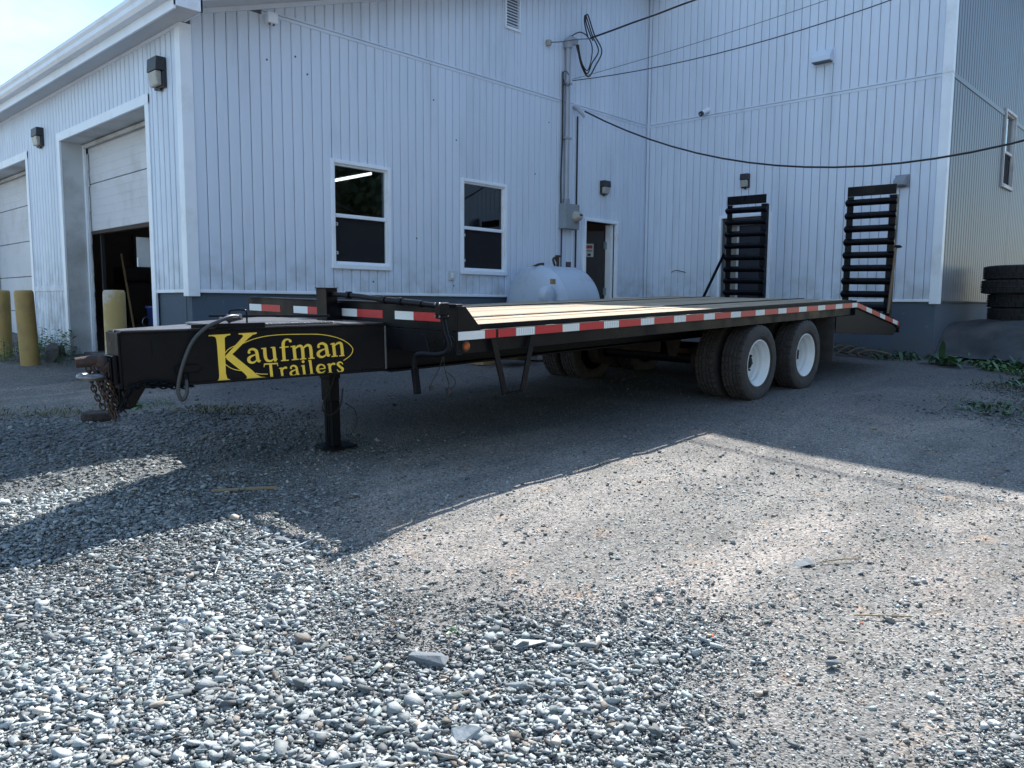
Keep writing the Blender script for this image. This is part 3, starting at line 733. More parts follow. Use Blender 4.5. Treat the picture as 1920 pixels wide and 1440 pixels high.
# rear and hidden walls, floors
mb = MB()
hole = (6.86, 7.75, 1.93, 2.80)
for a_, b_, p_ in ((XB, hole[0], 0), (hole[1], XC, 0), (hole[0], hole[1], hole[3])):
    mb.hexa([(a_,18,p_),(b_,18,p_),(b_,18.15,p_),(a_,18.15,p_),(a_,18,rake(a_)),(b_,18,rake(b_)),(b_,18.15,rake(b_)),(a_,18.15,rake(a_))])
mb.box(hole[0], hole[1], 18, 18.15, 0, hole[2])
mb.build('rear_wall', M['interior'], bld)
mb = MB().box(6.83, hole[0]+0.03, 17.95, 17.999, 1.9, 2.83).box(hole[1]-0.03, hole[1]+0.03, 17.95, 17.999, 1.9, 2.83).box(hole[0]+0.031, hole[1]-0.031, 17.95, 17.999, 2.78, 2.83).box(hole[0]+0.031, hole[1]-0.031, 17.95, 17.999, 1.9, 1.95)
mb.build('window_frame', M['interior'], bld)
MB().box(XC+0.16, XC+0.2, 8.3, 18, 0, 6.6).build('partition_wall', M['interior'], bld)
MB().box(XC+0.16, 22, 8.2, 8.3, 0, 6.6).build('partition_wall', M['interior'], bld)
MB().box(21.9, 22.05, YD+0.16, 8.19, 0, 6.8).build('partition_wall', M['interior'], bld)
MB().box(XB+0.15, XC+0.15, YA+0.2, 18, 0.0, 0.66).build('shop_floor', M['concrete'], bld)
MB().box(XC+0.16, 21.9, YD+0.2, 8.19, 0.0, 0.90).build('shop_floor', M['concrete'], bld)
MB().box(XB+0.2, 5.0, YA+0.30, YA+0.36, 0.67, 4.3).build('partition_wall', M['interior'], bld)
# lit strip lamp seen through the first window
t = empty('strip_light', (7.4, 10.5, 3.4), 'lit white fluorescent strip light hanging inside behind the first window', 'ceiling lamp')
MB().tube([(6.62, 10.5, 3.13), (7.83, 10.42, 3.46)], 0.022, 8).build('lamp_tube', M['tube'], t)
MB().bar((6.62, 10.5, 3.18), (7.83, 10.42, 3.51), 0.12, 0.04).build('lamp_housing', M['white_dirty'], t)

# windows -----------------------------------------------------------
def window(r, y, zmid, hang=True, m='white', leftlock=True):
    x0, x1, z0, z1 = r; w = 0.045
    mb = MB()
    mb.box(x0, x0+w, y-0.045, y+0.02, z0, z1); mb.box(x1-w, x1, y-0.045, y+0.02, z0, z1)
    mb.box(x0+w, x1-w, y-0.045, y+0.02, z1-w, z1); mb.box(x0+w, x1-w, y-0.055, y+0.02, z0, z0+w*1.3)
    fr = mb.build('window', M[m], bld, bev=0.006, seg=2)
    a, b = x0+w, x1-w; i = 0.022
    mb = MB().box(a, a+i, y-0.012, y+0.06, z0+w*1.3, z1-w).box(b-i, b, y-0.012, y+0.06, z0+w*1.3, z1-w).box(a+i, b-i, y-0.012, y+0.06, z1-w-i, z1-w).box(a+i, b-i, y-0.014, y+0.06, z0+w*1.3, z0+w*1.3+i*1.4)
    mb.build('sash', M[m], fr, bev=0.003)
    MB().box(a+i, b-i, y-0.02, y+0.05, zmid-0.022, zmid+0.022).build('meeting_rail', M[m], fr, bev=0.004)
    MB().box(a+i, b-i, y+0.020, y+0.026, zmid+0.022, z1-w-i).build('pane', M['glass'], fr)
    MB().box(a+i, b-i, y+0.030, y+0.036, z0+w*1.3+i*1.4, zmid-0.022).build('pane', M['glass'], fr)
    MB().box(a+i, b-i, y+0.012, y+0.014, z0+w*1.3+i*1.4, zmid-0.022).build('insect_screen', M['screen'], fr)
    if leftlock:
        for zz in (zmid-0.10, z0+0.19):
            MB().box(a+i+0.002, a+i+0.036, y-0.002, y+0.010, zz+0.011, zz+0.017).box(a+i+0.002, a+i+0.036, y-0.002, y+0.010, zz-0.017, zz-0.011).box(a+i+0.030, a+i+0.036, y-0.002, y+0.010, zz-0.011, zz+0.011).build('sash_latch', M['white'], fr)
    MB().box(b-i-0.09, b-i, y+0.08, y+0.14, z0+w, z1-w).build('inner_jamb', M['meter_grey'], fr)
    return fr
window(WIN1, YA, 2.392)
window(WIN2, YA, 2.40)
window(WIND, YD, 3.90, m='white_dirty', leftlock=False)
# gable louvre
mb = MB().box(8.22, 8.25, YA-0.04, YA-0.001, 5.24, 5.95).box(8.51, 8.54, YA-0.04, YA-0.001, 5.24, 5.95).box(8.25, 8.51, YA-0.045, YA-0.001, 5.24, 5.275)
lv = mb.build('louvre_vent', M['white'], bld)
for k in range(16):
    z = 5.29 + 0.04*k
    MB().hexa([(8.252,YA-0.04,z),(8.508,YA-0.04,z),(8.508,YA-0.012,z+0.03),(8.252,YA-0.012,z+0.03),(8.252,YA-0.04,z+0.004),(8.508,YA-0.04,z+0.004),(8.508,YA-0.012,z+0.034),(8.252,YA-0.012,z+0.034)]).build('slat', M['white'], lv)

mb = MB()
for x_, z_ in ((4.52, 3.98), (5.02, 3.93), (4.87, 4.09), (6.9, 4.0), (7.3, 3.55), (8.9, 3.3), (9.2, 4.1), (6.6, 2.2), (5.9, 1.62), (7.25, 1.60)):
    mb.lathe([(0.001,-0.004),(0.010,-0.003),(0.012,0.0)], (x_, YA-0.0165, z_), 'y', 8)
mb.build('nail_marks', M['lamp_body'], bld)['kind'] = 'stuff'
# garage openings ----------------------------------------------------
def garage_frame(g, zf):
    y0, y1, _, z1 = g; y0 += YA; y1 += YA; w = 0.10
    mb = MB().box(XB-0.03, XB-0.001, y0, y0+w, zf, z1).box(XB-0.03, XB-0.001, y1-w, y1, zf, z1).box(XB-0.033, XB-0.001, y0, y1, z1-w, z1+0.01)
    fr = mb.build('garage_door_frame', M['white'], bld, bev=0.004)
    mb = MB().box(XB, XB+0.29, y1-w, y1-w+0.01, zf, z1-w)
    mb.build('jamb_lining', M['white_dirty'], fr)
    MB().box(XB, XB+0.29, y0+w-0.01, y0+w, zf, z1-w).build('jamb_lining', M['white_dirty'], fr)
    MB().box(XB, XB+0.29, y0+w, y1-w, z1-w, z1-w+0.01).build('head_lining', M['white_dirty'], fr)
    MB().box(XB+0.25, XB+0.285, y1-w-0.05, y1-w-0.001, zf, z1-w-0.01).build('weather_strip', M['white'], fr, bev=0.004)
    MB().box(XB+0.25, XB+0.285, y0+w, y1-w-0.05, z1-w-0.06, z1-w-0.011).build('weather_strip', M['white_dirty'], fr, bev=0.004)
    mb = MB()
    zz = zf
    while zz < z1-0.3:
        dy = random.uniform(-0.012, 0.012)
        mb.hexa([(XB+0.286,y1-w-0.075+dy,zz),(XB+0.30,y1-w-0.075+dy,zz),(XB+0.30,y1-w-0.001,zz),(XB+0.286,y1-w-0.001,zz),(XB+0.286,y1-w-0.07+dy,zz+0.11),(XB+0.30,y1-w-0.07+dy,zz+0.11),(XB+0.30,y1-w-0.001,zz+0.11),(XB+0.286,y1-w-0.001,zz+0.11)]); zz += 0.11
    mb.build('ragged_seal', M['white_dirty'], fr)
    MB().box(XB+0.36, XB+0.40, y1-w-0.24, y1-w-0.20, zf, z1-w).build('door_track', M['lamp_body'], fr)
    return fr
garage_frame(GD1, 0.60); garage_frame(GD2, 0.60)
def garage_door(y0, y1, edges, tilt=0.0):
    d = None
    for i in range(len(edges)-1):
        z0, z1 = edges[i], edges[i+1]
        mb = MB().box(XB+0.31, XB+0.355, y0, y1, z0+0.006, z1-0.004)
        if d is None: d = mb.build('garage_door', M['door_panel'], bld, bev=0.006, seg=2); par = d
        else: par = d; mb.build('door_panel', M['door_panel'], d, bev=0.006, seg=2)
        nb = int((z1-z0)/0.105)
        rb = MB()
        for k in range(1, nb):
            zz = z0 + (z1-z0)*k/nb; rb.box(XB+0.3075, XB+0.3105, y0+0.02, y1-0.02, zz-0.003, zz+0.003)
        rb.build('panel_rib', M['door_panel'], d)
    return d
d1 = garage_door(8.90, 11.69, [2.31, 2.945, 3.58, 4.2])
MB().hexa([(XB+0.29,8.9,2.255),(XB+0.37,8.9,2.255),(XB+0.37,11.69,2.27),(XB+0.29,11.69,2.27),(XB+0.29,8.9,2.309),(XB+0.37,8.9,2.309),(XB+0.37,11.69,2.309),(XB+0.29,11.69,2.309)]).build('bottom_seal', M['rust'], d1)
garage_door(13.25, 16.45, [0.62, 1.19, 1.76, 2.33, 2.9, 3.5])

# man doors ------------------------------------------------------------
def door_frame_a():
    x0, x1, z0, z1 = DOORA; w = 0.055
    mb = MB().box(x0, x0+w, YA-0.05, YA+0.15, z0, z1).box(x1-w, x1, YA-0.05, YA+0.15, z0, z1).box(x0+w, x1-w, YA-0.05, YA+0.15, z1-w, z1)
    fr = mb.build('door_frame', M['white'], bld, bev=0.005)
    MB().box(x1-w-0.06, x1-w, YA+0.02, YA+0.14, z0, z1-w).build('door_stop', M['white'], fr)
    # leaf swung inward about its right hand hinges
    hx, hy = x1-w-0.07, YA+0.15; a = R(152); dx, dy = math.cos(a), math.sin(a)
    L = 0.80; n = Vector((-dy, dx, 0))
    def Q(s, t, z): return (hx+dx*s - n.x*t, hy+dy*s - n.y*t, z)
    def slab(s0, s1, t0, t1, p, q): return [Q(s0,t0,p),Q(s1,t0,p),Q(s1,t1,p),Q(s0,t1,p),Q(s0,t0,q),Q(s1,t0,q),Q(s1,t1,q),Q(s0,t1,q)]
    leaf = MB().hexa(slab(0, L, 0, 0.04, z0+0.02, 2.60)).build('door', M['dark_wood'], bld, bev=0.003)
    for (s0, s1, p, q) in ((0.12,0.36,2.15,2.42),(0.46,0.70,2.15,2.42),(0.12,0.36,1.2,2.0),(0.46,0.70,1.2,2.0)):
        mb = MB()
        for side in (-0.006, 0.04):
            mb.hexa(slab(s0, s1, side, side+0.006, p, p+0.025)); mb.hexa(slab(s0, s1, side, side+0.006, q-0.025, q))
            mb.hexa(slab(s0, s0+0.025, side, side+0.006, p+0.025, q-0.025)); mb.hexa(slab(s1-0.025, s1, side, side+0.006, p+0.025, q-0.025))
        mb.build('door_moulding', M['dark_wood'], leaf)
    for zz in (2.36, 1.58): MB().box(x1-w-0.095, x1-w-0.02, YA+0.105, YA+0.150, zz-0.06, zz+0.06).build('hinge', M['meter_grey'], leaf)
    # notice fixed on the frame side of the leaf
    for (s0, s1, p, q, mm, t) in ((0.21,0.37,2.16,2.38,'sign',0.0),(0.23,0.35,2.30,2.355,'sign_red',0.003),(0.23,0.35,2.265,2.275,'sign_black',0.003),(0.24,0.34,2.245,2.252,'sign_black',0.003),(0.26,0.32,2.175,2.215,'sign_black',0.003)):
        side = -0.012 - t
        MB().hexa(slab(s0, s1, 0.046+t, 0.049+t, p, q)).build('warning_notice', M[mm], leaf)
        MB().hexa(slab(s0, s1, side, side+0.003, p, q)).build('warning_notice', M[mm], leaf)
    return fr
door_frame_a()
def door_c():
    y0, y1, z0, z1 = 5.61, 6.53, 0.80, 2.82; w = 0.05
    mb = MB().box(XC-0.05, XC+0.14, y0, y0+w, z0, z1).box(XC-0.05, XC+0.14, y1-w, y1, z0, z1).box(XC-0.05, XC+0.14, y0+w, y1-w, z1-w, z1)
    fr = mb.build('door_frame', M['white'], bld, bev=0.005)
    MB().box(XC+0.06, XC+0.10, y0+w, y1-w, z1-w-0.12, z1-w-0.001).build('transom', M['tan_door'], fr)
    MB().box(XC+0.10, XC+0.14, y0+w, y0+w+0.16, z0, z1-w-0.12).box(XC+0.10, XC+0.14, y1-w-0.24, y1-w, z0, z1-w-0.12).build('side_panel', M['tan_door'], fr)
    MB().box(XC+0.095, XC+0.099, y1-w-0.255, y1-w-0.215, z0, z1-w-0.12).box(XC+0.095, XC+0.099, y0+w+0.145, y0+w+0.175, z0, z1-w-0.12).build('door_stop', M['white_dirty'], fr)
    MB().box(XC+0.12, XC+0.15, y0+w+0.161, y1-w-0.241, z0, z1-w-0.12).build('door', M['dark_wood'], fr)
M['tan_door'] = mat('grey_tan_door', (0.19, 0.185, 0.17), 0.6, var=0.15)
door_c()

# wall lamps and fittings -------------------------------------------------
def wall_lamp(c, n, w, h, d, label, big=False):
    n = Vector(n); c = Vector(c); s = Vector((0,0,1)).cross(n)
    def P(a, b, z): return c + s*a + n*b + Vector((0,0,z))
    t = empty('wall_lamp', c, label, 'wall lamp', 'wall lamps on the building')
    def hx(a0,a1,b0,b1,z0,z1, b1t=None):
        bt = b1 if b1t is None else b1t
        return [P(a0,b0,z0),P(a1,b0,z0),P(a1,b1,z0),P(a0,b1,z0),P(a0,b0,z1),P(a1,b0,z1),P(a1,bt,z1),P(a0,bt,z1)]
    mb = MB().hexa(hx(-w/2,w/2,0.0,d*0.35,-h/2,h*0.05-0.001)).hexa(hx(-w/2,w/2,0.0,d,h*0.05,h/2,d*0.92))
    mb.build('lamp_housing', M['lamp_body'], t, bev=0.006, seg=2)
    MB().hexa(hx(-w*0.46,w*0.40,d*0.35+0.001,d*0.80,-h*0.44,h*0.05-0.002,d*0.96)).build('lamp_lens', M['lens'], t, bev=0.012, seg=2)
    MB().hexa(hx(-w*0.1,w*0.1,d*0.1,d*0.3,-h/2-0.02,-h/2-0.001)).build('photocell', M['lamp_body'], t)
    return t
wall_lamp((XB-0.017, 8.45, 3.715), (-1,0,0), 0.23, 0.30, 0.11, 'largest bronze wall lamp, beside the white building corner above the open garage door')
wall_lamp((XB-0.017, 12.50, 3.63), (-1,0,0), 0.24, 0.25, 0.10, 'small dark wall lamp between the two garage doors')
wall_lamp((10.58, YA-0.017, 3.275), (0,-1,0), 0.17, 0.22, 0.11, 'small dark wall lamp above the open man door')
wall_lamp((XC-0.017, 6.08, 3.34), (-1,0,0), 0.14, 0.22, 0.09, 'small dark wall lamp above the door behind the far ramp')
def hood(c, w, h, d, label, m='siding', name='vent_hood'):
    y, z = c; t = empty(name, (XC, y, z), label, 'vent')
    MB().box(XC-0.026, XC-0.017, y-w/2-0.025, y+w/2+0.025, z-h/2-0.03, z+h/2+0.02).build('mounting_flange', M[m], t)
    x0 = XC-0.027
    MB().prism([(x0, y-w/2, z+h/2), (x0, y-w/2, z-h/2), (x0-d, y-w/2, z-h/2), (x0-d, y-w/2, z-h*0.1), (x0-d*0.35, y-w/2, z+h/2)], (0, w, 0)).build('hood', M[m], t, bev=0.004)
    MB().box(x0-d+0.004, x0-0.002, y-w/2+0.01, y+w/2-0.01, z-h/2-0.012, z-h/2-0.001).build('flap', M['groove'], t)
hood((4.90, 5.02), 0.28, 0.17, 0.13, 'wide pale blue exhaust vent hood high on the siding')
M['hood_grey'] = mat('grey_hood', (0.26, 0.29, 0.33), 0.5, var=0.1)
hood((3.715, 3.10), 0.14, 0.13, 0.16, 'small grey vent hood beside the top of the near ramp', 'hood_grey')
t = empty('security_camera', (XC-0.02, 6.81, 4.50), 'white bullet security camera on the siding joint', 'security camera')
MB().lathe([(0.001,0),(0.045,0),(0.045,0.02),(0.001,0.02)], (XC-0.05, 6.80, 4.56), 'x', 16).build('mounting_plate', M['white'], t)
MB().tube([(XC-0.05, 6.80, 4.555), (XC-0.17, 6.83, 4.49)], [0.036, 0.04], 14).build('camera_body', M['white'], t)
MB().tube([(XC-0.165, 6.829, 4.492), (XC-0.20, 6.838, 4.473)], [0.041, 0.041], 14).build('lens_ring', M['lamp_body'], t)
MB().tube([(XC-0.2, 6.838, 4.473), (XC-0.205, 6.839, 4.470)], [0.016, 0.016], 12).build('camera_lens', M['meter_grey'], t)
t = empty('junction_box', (4.555, YA, 4.38), 'small white box tucked under the roof edge at upper left', 'electrical box')
MB().box(4.50, 4.62, YA-0.10, YA-0.017, 4.355, 4.465).build('box_body', M['white'], t, bev=0.008, seg=2)
MB().box(4.525, 4.54, YA-0.08, YA-0.06, 4.335, 4.354).box(4.575, 4.59, YA-0.08, YA-0.06, 4.335, 4.354).build('cable_gland', M['cable_grey'], t)
t = empty('outlet_box', (7.2, YA, 1.74), 'small beige outlet box low on the wall between the two windows', 'outlet box')
MB().box(7.155, 7.24, YA-0.045, YA-0.017, 1.67, 1.805).build('box_body', M['white_dirty'], t, bev=0.006)
MB().box(7.175, 7.22, YA-0.052, YA-0.046, 1.70, 1.775).build('outlet_cover', M['tape_plain'], t)
# service mast
t = empty('electric_meter', (9.63, YA, 2.72), 'grey electric meter box with round glass meter under a tall conduit', 'electric meter')
MB().box(9.455, 9.81, YA-0.15, YA-0.018, 2.53, 2.915).build('meter_box', M['meter_grey'], t, bev=0.008, seg=2)
MB().lathe([(0.001,-0.10),(0.055,-0.095),(0.072,-0.07),(0.075,-0.02),(0.088,-0.02),(0.09,0.0)], (9.715, YA-0.15, 2.725), 'y', 24).build('meter_dial', M['lens'], t)
MB().lathe([(0.001,-0.106),(0.042,-0.1055),(0.042,-0.10)], (9.715, YA-0.15, 2.725), 'y', 20).build('meter_face', M['white_dirty'], t)
MB().box(9.68, 9.75, YA-0.262, YA-0.257, 2.73, 2.755).build('meter_display', M['sign_black'], t)
MB().tube([(9.565, YA-0.075, 2.915), (9.565, YA-0.075, 5.28)], 0.040, 14).build('conduit', M['conduit'], t)
MB().tube([(9.565, YA-0.075, 2.915), (9.565, YA-0.075, 2.99)], 0.055, 14).build('conduit_fitting', M['meter_grey'], t)
MB().tube([(9.565, YA-0.075, 5.26), (9.565, YA-0.075, 5.34), (9.60, YA-0.09, 5.385), (9.70, YA-0.14, 5.36)], [0.062, 0.075, 0.072, 0.05], 14).build('weather_head', M['conduit'], t)
for zz in (3.9, 4.72): MB().box(9.50, 9.63, YA-0.118, YA-0.018, zz, zz+0.03).build('pipe_strap', M['conduit'], t)
MB().tube([(9.485, YA-0.045, 4.9), (9.49, YA-0.045, 3.9), (9.47, YA-0.04, 3.3), (9.48, YA-0.04, 2.92)], 0.012, 6).build('feed_cable', M['cable'], t)
MB().tube([(9.50, YA-0.045, 2.53), (9.49, YA-0.045, 1.95), (9.49, YA-0.045, 1.3)], 0.011, 6).build('feed_cable', M['cable'], t)
o = MB().tube([(9.865, YA-0.04, 4.30), (9.87, YA-0.035, 3.3), (9.86, YA-0.035, 1.6), (9.86, YA-0.04, 1.1)], 0.013, 6).build('drop_cable', M['cable']); tag(o, 'black cable running straight down the wall right of the meter', 'cable')
o = MB().tube([(9.79, YA-0.02, 4.43), (9.80, YA-0.10, 4.39), (9.88, YA-0.17, 4.27)], [0.03, 0.035, 0.018], 8).build('cable_clamp', M['conduit']); tag(o, 'grey wedge cable clamp on the wall just right of the conduit', 'cable clamp')
o = MB().box(9.10, 9.17, YA-0.09, YA-0.017, 5.20, 5.285).build('wall_insulator', M['lens'], bev=0.015, seg=2); tag(o, 'small pale insulator on the wall left of the mast head', 'insulator')
# wires to the pole out to the right
PX, PY = 10.8, -2.05
def wire(name, w0, f, r, label, m='cable', n=26, s1=10.0):
    d = Vector((PX-w0[0], PY-w0[1], 0)); L = d.length; d.normalize()
    pts = [(w0[0]+d.x*L*k/n, w0[1]+d.y*L*k/n, f(L*k/n)) for k in range(n+1)]
    o = MB().tube(pts, r, 6).build(name, M[m]); return tag(o, label, 'overhead cable')
wire('service_cable', (9.85, 7.72, 5.44), lambda s: 5.43+0.105*s-0.012*s*math.exp(-s)+0.006*math.sin(s*9)*math.exp(-s/3), 0.013, 'thick twisted service cable running from the mast head to the top of the picture')
wire('phone_wire', (9.62, 7.88, 4.80), lambda s: 4.80+0.061*s+0.0088*s*s, 0.004, 'thinnest wire, the upper one leaving the middle of the mast', 'cable_grey')
wire('phone_wire', (9.62, 7.88, 4.78), lambda s: 4.78-0.0655*s+0.025*s*s, 0.0065, 'thin dark wire, the lower one leaving the middle of the mast')
wire('sagging_cable', (9.88, 7.83, 4.30), lambda s: 4.36-0.566*s+0.063*s*s+0.0*s, 0.013, 'black cable sagging across the tall wall to the right edge')
t = empty('service_loops', (9.8, 7.8, 5.2), 'looped black service cables hanging beside the mast head', 'cable loops')
def loop(pts, r=0.011):
    MB().tube(smoothpath(pts, 6), r, 6).build('cable_loop', M['cable'], t)
loop([(9.70,7.86,5.34),(9.78,7.84,5.05),(9.95,7.83,4.90),(10.12,7.82,5.10),(10.25,7.8,5.35),(10.05,7.8,5.55),(9.88,7.8,5.80),(9.83,7.8,5.70),(9.95,7.8,5.52),(10.0,7.78,5.44)])
loop([(9.72,7.85,5.33),(9.76,7.83,5.12),(9.90,7.82,4.93),(10.02,7.81,5.12),(10.15,7.79,5.33),(9.98,7.79,5.53),(9.82,7.79,5.77),(9.79,7.79,5.66),(9.88,7.79,5.46)])
loop([(9.68,7.86,5.32),(9.74,7.82,5.10),(9.88,7.8,4.97),(9.98,7.8,5.15),(10.0,7.8,5.35),(9.88,7.79,5.47),(9.70,7.8,5.50),(9.55,7.84,5.42)], 0.009)
MB().tube(smoothpath([(9.14,YA-0.10,5.24),(9.35,YA-0.14,5.29),(9.6,YA-0.19,5.37),(9.9,YA-0.25,5.44)],5),0.008,6).build('guy_wire', M['cable_grey'], t)
MB().ring((9.47, 7.87, 4.78), (0.2,-1,0.1), 0.11, 0.006, 20, 6).build('wire_coil', M['cable'], t)
# utility pole that carries them
t = empty('utility_pole', (PX, PY, g1(PX, PY)), 'wooden utility pole at the end of the overhead cables', 'utility pole')
MB().tube([(PX, PY, 0.0), (PX, PY, 7.6)], [0.15, 0.11], 14).build('pole', M['pole_wood'], t)
MB().bar((PX-0.6, PY+0.1, 7.0), (PX+0.6, PY-0.1, 7.0), 0.09, 0.11).build('cross_arm', M['pole_wood'], t)
# small wires low on the C wall
o = MB().tube(smoothpath([(XC-0.03,7.42,1.92),(XC-0.05,7.32,1.95),(XC-0.05,7.2,1.93),(XC-0.05,7.12,1.91)],4),0.006,5).build('wire_stub', M['cable']); tag(o, 'short stub of wire sticking out of the siding left of the far ramp', 'wire')

# interior things in the garage
t = empty('broom', (4.45, 12, 0.66), 'long pale broom handle leaning inside the dark garage', 'broom')
MB().tube([(4.52,11.9,0.68),(4.39,12.0,2.05)],0.016,8).build('handle', M['stick'], t)
MB().box(4.35,4.70,11.85,11.92,0.66,0.76).build('brush', M['dark_wood'], t)
t = empty('blue_bin', (4.45, 11.0, 0.66), 'dark blue plastic bin just inside the right side of the garage', 'bin')
MB().lathe([(0.001,0.0),(0.17,0.0),(0.21,0.60),(0.23,0.61),(0.23,0.64),(0.2,0.64)], (4.55,11.0,0.66), 'z', 20).build('bin_body', M['blue_bin'], t)
MB().ring((4.33,11.0,1.08),(0,1,0),0.07,0.008,16,6).build('bin_handle', M['bare_steel'], t)
t = empty('shop_machine', (6.5, 16.5, 0.66), 'dark machine shape with a lifting ring against the garage rear window', 'machine')
mb = MB().box(6.0,7.4,16.2,17.0,0.66,1.75); mb.build('machine_body', M['lamp_body'], t, bev=0.05, seg=2)
mb = MB().box(6.0,6.75,16.3,16.9,1.751,2.06).box(6.5,6.95,16.35,16.8,1.751,1.95).build('machine_top', M['lamp_body'], t, bev=0.04, seg=2)
MB().ring((6.78,16.5,2.13),(0,1,0),0.045,0.012,16,6,0.6).build('lifting_ring', M['lamp_body'], t)
MB().tube([(6.8,16.4,2.0),(7.4,16.35,2.02)],0.02,6).build('machine_rod', M['lamp_body'], t)
# neighbouring house seen through the rear window
t = empty('neighbour_house', (18, 45, 0.9), 'grey neighbour building with a pale roof seen through the garage rear window', 'house')
MB().box(13, 26, 45, 55, 0.5, 4.0).prism([(13,45,4.0),(19.2,45,4.0),(16.1,45,6.2)],(0,10,0)).build('wall', M['house_grey'], t)
MB().hexa([(16.1,44.6,6.25),(19.6,44.6,3.75),(19.6,55,3.75),(16.1,55,6.25),(16.1,44.6,6.4),(19.6,44.6,3.9),(19.6,55,3.9),(16.1,55,6.4)]).build('roof', M['white'], t)
MB().box(19.3,26.5,44.4,55,4.01,6.5).build('roof', M['house_roof'], t)
MB().box(12,27,44,44.9,2.9,3.05).build('porch_roof', M['rust'], t)
MB().box(16.9,17.3,44.9,44.99,3.3,3.8).build('window', M['white'], t)

# ------------------------------------------------------------------ trailer
# trailer axes: u to the rear, v to the far side, w up; origin at the near front deck corner
TO = Vector((3.1454562, 3.4448451, 1.18622882))
TU = Vector((0.99924304, -0.01920214, 0.0338323)); TV = Vector((0.01853526, 0.99962983, 0.01991582)); TW = Vector((-0.0342022, -0.01927365, 0.99922907))
def tw(u, v, w): return TO + TU*u + TV*v + TW*w
trl = empty('flatbed_trailer', (0,0,0), 'black flatbed trailer with wooden deck, red and white striped edge and upright ramps', 'trailer')
ORG[trl.name] = Vector((3.0, 1.3, -0.9))
mt = Matrix((TU, TV, TW)).transposed().to_4x4(); mt.translation = tw(3.0, 1.3, -0.9)
trl.matrix_world = mt
W = 2.59; LD = 6.15; UE, WE = 7.58, -0.287
def tp(name, mb, m='black', parent=trl, bev=0.0, seg=1): return mb.build(name, M[m], parent, bev=bev, seg=seg)
def dz(u): return (u-LD)/(UE-LD)*WE
# main beams and tongue
def ibeam(v, sgn):
    mb = MB().box(0.0, 6.0, v-0.07, v+0.07, -0.300, -0.286).box(0.0, 6.0, v-0.008, v+0.008, -0.286, -0.046).box(0.0, 6.0, v-0.07, v+0.07, -0.046, -0.034)
    tp('main_beam', mb, 'black_dull', bev=0.003)
ibeam(0.72, 1); ibeam(1.87, -1)
def tongue(v0, v1):
    t = 0.05 if v1 > v0 else -0.05
    mb = MB().hexa([(0.0,v0,-0.285),(-1.487,v1,-0.305),(-1.487,v1+t,-0.305),(0.0,v0+t,-0.285),(0.0,v0,0.014),(-1.487,v1,0.014),(-1.487,v1+t,0.014),(0.0,v0+t,0.014)])
    o = tp('tongue_beam', mb, bev=0.004, seg=2)
    lip = MB()
    for w0, w1 in ((-0.312,-0.298),(0.008,0.022)):
        lip.hexa([(0.0,v0-t*0.35,w0+0.018*(w0<-.1)),(-1.487,v1-t*0.35,w0),(-1.487,v1+t*1.2,w0),(0.0,v0+t*1.2,w0+0.018*(w0<-.1)),(0.0,v0-t*0.35,w1+0.018*(w0<-.1)),(-1.487,v1-t*0.35,w1),(-1.487,v1+t*1.2,w1),(0.0,v0+t*1.2,w1+0.018*(w0<-.1))])
    tp('tongue_flange', lip, bev=0.003)
    return o
tg = tongue(0.71, 1.213); tongue(1.88, 1.377)
MB().tube([(-0.004,0.703,-0.28),(-0.003,0.704,-0.15),(-0.005,0.701,0.005)], 0.0075, 6).build('weld_seam', M['weld'], trl)
nose = tp('tongue_nose', MB().box(-1.502, -1.488, 1.20, 1.39, -0.31, 0.016), bev=0.004, seg=2)
for vv in (1.235, 1.31): tp('bolt_hole', MB().tube([(-1.5035, vv, -0.05), (-1.502, vv, -0.05)], 0.009, 10), 'sign_black', nose)
tp('nose_gusset', MB().prism([(-1.505,1.23,-0.311),(-1.35,1.23,-0.311),(-1.425,1.23,-0.425),(-1.455,1.23,-0.435),(-1.505,1.23,-0.40)], (0,0.02,0)), bev=0.003)
tp('nose_gusset', MB().prism([(-1.505,1.35,-0.311),(-1.35,1.35,-0.311),(-1.425,1.35,-0.425),(-1.455,1.35,-0.435),(-1.505,1.35,-0.40)], (0,0.02,0)), bev=0.003)
# tongue box with tread plate lid
def treadmat():
    m = mat('diamond_tread_plate', (0.17, 0.175, 0.185), 0.32, metal=0.4, var=0.1, dirt=(0.09, 0.09, 0.09), dscale=6, dpos=(0.4, 0.7), damt=0.7)
    n, l = m.node_tree.nodes, m.node_tree.links; b = n['Principled BSDF']
    tc = n.new('ShaderNodeTexCoord'); mp = n.new('ShaderNodeMapping'); mp.inputs['Rotation'].default_value = (0,0,R(45)); l.new(tc.outputs['Object'], mp.inputs['Vector'])
    bk = n.new('ShaderNodeTexBrick'); bk.inputs['Scale'].default_value = 28; bk.inputs['Mortar Size'].default_value = 0.13; bk.inputs['Brick Width'].default_value = 0.8; bk.inputs['Row Height'].default_value = 0.32
    l.new(mp.outputs['Vector'], bk.inputs['Vector'])
    bp = n.new('ShaderNodeBump'); bp.inputs['Distance'].default_value = 0.004; bp.inputs['Strength'].default_value = 1; bp.invert = True
    l.new(bk.outputs['Fac'], bp.inputs['Height']); l.new(bp.outputs['Normal'], b.inputs['Normal'])
    return m
M['tread'] = treadmat()
tp('tongue_top_plate', MB().prism([(-1.47,1.215,0.023),(-0.01,0.715,0.023),(-0.01,1.875,0.023),(-1.47,1.375,0.023)], (0,0,0.004)), 'tread')
lid = tp('toolbox_lid', MB().prism([(-0.98,1.075,0.030),(-0.30,0.845,0.030),(-0.30,1.745,0.030),(-0.98,1.515,0.030)], (0,0,0.012)), 'tread', bev=0.003)
tp('hinge_bar', MB().bar((-0.99,1.06,0.035),(-0.72,0.965,0.035),0.035,0.03), 'black', lid)
